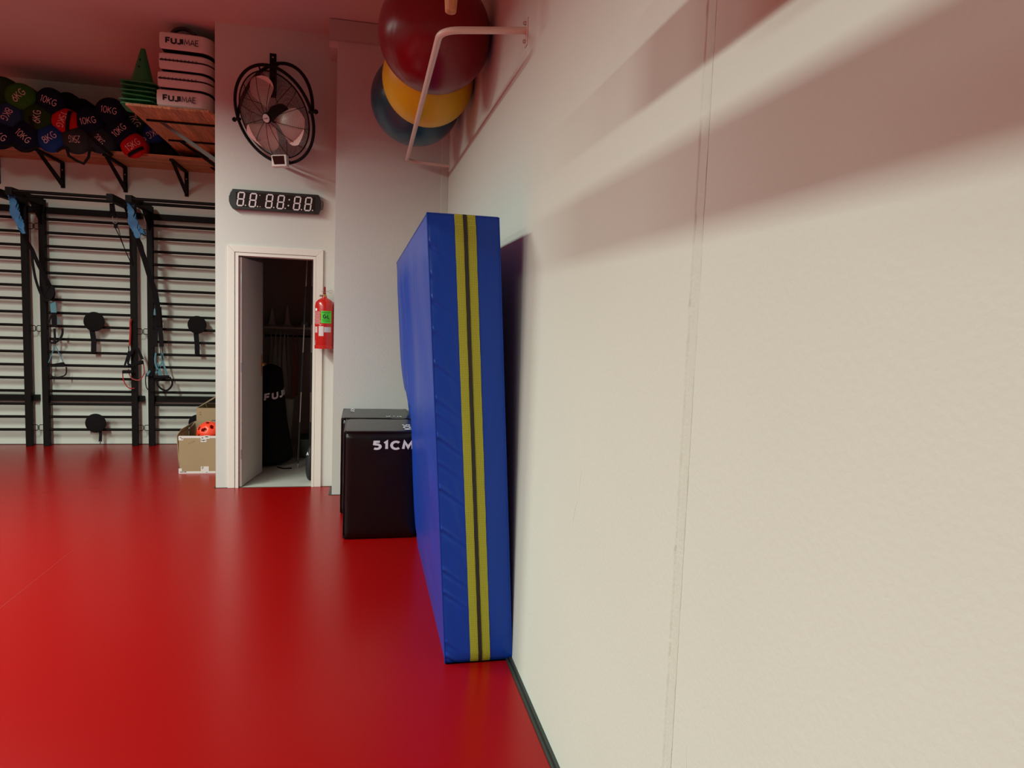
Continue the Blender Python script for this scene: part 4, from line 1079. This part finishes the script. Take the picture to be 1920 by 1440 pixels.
# ------------------------------------------------------------------ things in the store room
sb = empty('kick_bag', (-0.86, 7.15, 0), 'tall black bag with white lettering leaning inside the dark store room', 'bag')
def bagp(h, a, lift=0.0):
    t = min(1.0, max(0.0, h))
    cx = -.925 + .03*t; cy = 7.10 + .08*t
    r = (.275*(1-t)**1.15 + .112*t) * (1 if t < .93 else math.sqrt(max(0.0, 1-((t-.93)/.0705)**2))) * (math.sqrt(max(0.02, 1-(1-t/.10)**2)) if t < .10 else 1)
    r += lift + (.008*noise.noise(Vector((math.cos(a)*2, math.sin(a)*2, h*3))) if lift == 0 else 0)
    return Vector((cx + r*math.cos(a), cy + r*.6*math.sin(a), h + .003))
MB().grid(lambda u, v: bagp(v*1.003, u*2*PI), 40, 60).make('body', mat('black_bag_cloth', (.003, .003, .003), .8, spec=.2), sb, smooth=True)
lettering('FUJIMAE', lambda x, y: bagp(.735 + y + x*.20, math.radians(-90) + (x+.225)/.17, .006), PRINT, sb, bold=.12, width=.52, height=.085, sub=2)
MB().ribbon([(-.80, 6.98, .006), (-.74, 6.92, .006), (-.66, 6.93, .006)], .03, .006, side=(0, 1, 0)).make('strap_end', FAB_BLK, sb)

sr = empty('store_shelf', (-.5, 8.05, 1.37), 'dark shelf with pale cones at the back of the store room', 'shelf')
zs_ = at(537, 613, 7.85).z
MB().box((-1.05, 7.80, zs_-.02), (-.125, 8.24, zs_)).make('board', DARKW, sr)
MB().tube([(-1.05, 7.95, zs_-.10), (-.125, 7.95, zs_-.10)], .012, 8).make('rail', STEEL, sr)
GC = mat('grey_cone_plastic', (.42, .36, .32), .6)
for (px, pt, lab) in ((538, 574, 'pale marker cone on the shelf in the dark store room'), (571, 605, 'low pale cone behind the chrome pole in the store room'), (509, 580, 'dim narrow cone beside the open store room door')):
    P = at(px, 613, 7.95); top = at(px, pt, 7.95)
    e = setp(MB().lathe([(.085, 0), (.085, .006), (.045, .02), (.030, .06), (.008 if pt < 590 else .02, max(.03, top.z-P.z)), (0, max(.03, top.z-P.z))], (P.x, 8.0, zs_+.001), (0, 0, 1), 20).make('marker_cone', GC, None, loc=(P.x, 8.0, zs_), smooth=True), lab, 'cone', 'marker cones in the store room')
random.seed(5)
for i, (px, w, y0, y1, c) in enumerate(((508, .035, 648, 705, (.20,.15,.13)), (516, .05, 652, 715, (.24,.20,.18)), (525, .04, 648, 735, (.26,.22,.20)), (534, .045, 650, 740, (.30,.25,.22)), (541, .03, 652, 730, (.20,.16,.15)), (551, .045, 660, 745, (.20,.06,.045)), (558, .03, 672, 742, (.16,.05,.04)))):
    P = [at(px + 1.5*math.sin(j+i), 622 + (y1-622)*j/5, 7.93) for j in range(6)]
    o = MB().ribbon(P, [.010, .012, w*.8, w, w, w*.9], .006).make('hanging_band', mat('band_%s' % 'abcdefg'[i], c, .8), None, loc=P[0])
    setp(o, ('dim brown strap nearest the door leaf, hanging under the store shelf', 'dim grey strap hanging under the store shelf, second from the door leaf', 'grey exercise strap in the middle of the hanging row', 'palest strap hanging below the marker cone', 'thin dark strap right of the palest one', 'broad dark red strap hanging in the store room', 'narrow dark red strap beside the chrome pole')[i], 'strap', 'straps hanging in the store room')
P = at(541, 748, 7.75)
o = MB().lathe([(.012, 0), (.018, .01), (.060, P.z-.004), (.062, P.z), (.055, P.z), (.012, .03)], (P.x, 7.75, 0), (0,0,1), 20).make('tapered_bin', mat('pale_plastic', (.40, .36, .33), .5), None, loc=(P.x, 7.75, 0), smooth=True)
setp(o, 'slim pale tapering bin standing in the dark store room', 'bin')
for (pts, lab) in ((((576, 488), (572, 575), (568.5, 650), (566, 700), (563, 770), (561, 812)), 'chrome pole with dark grips leaning in the store room'), (((586, 488), (585.8, 575), (585, 650), (584, 700), (582.5, 770), (581.5, 818)), 'chrome pole standing right behind the door jamb')):
    Pz = at(*pts[-1], 6.95); Pt = at(*pts[0], 6.95)
    d = (Pt-Pz); full = Pz - d*(Pz.z-.002)/d.z
    top_ = Pt + d*(.25/d.z)
    e = empty('telescopic_pole', full, lab, 'pole', 'chrome poles in the store room')
    MB().tube([full, top_], .006, 10).make('tube', CHROME, e, smooth=True)
    for a, b in ((.33, .50), (.62, .78), (.02, .2)):
        L_ = top_-full
        MB().tube([full+L_*a, full+L_*b], .010, 10).make('grip', GRIP, e, smooth=True)
P0 = at(556, 824, 7.45)
o = MB().rbox((P0.x, 7.45, .003), (-.13, 7.85, P0.z), .012, 2).make('storage_crate', mat('dark_green_plastic', (.022, .028, .024), .5), None, loc=(-.3, 7.6, 0))
setp(o, 'dark green plastic crate on the store room floor', 'crate')
bp = empty('black_backpack', (-.465, 6.42, 0), 'small black backpack just inside the door by the jamb', 'backpack')
MB().grid(lambda u, v: Vector((-.450 + .046*math.sin(PI*min(1, v*1.0))**.35*math.cos(u*2*PI)*(1.06-.25*v), 6.43 + .08*math.sin(u*2*PI)*math.sin(PI*v)**.35, .004+.315*v + .004*math.sin(u*9))), 24, 24).make('body', mat('black_nylon', (.010, .010, .010), .6, bump=.3, bscale=30), bp, smooth=True)
lettering('A', plane_fn((-.470, 6.352, .262), (1, 0, 0), (0, 0, 1)), PRINT, bp, bold=.12, width=.022, height=.032, name='logo_patch')
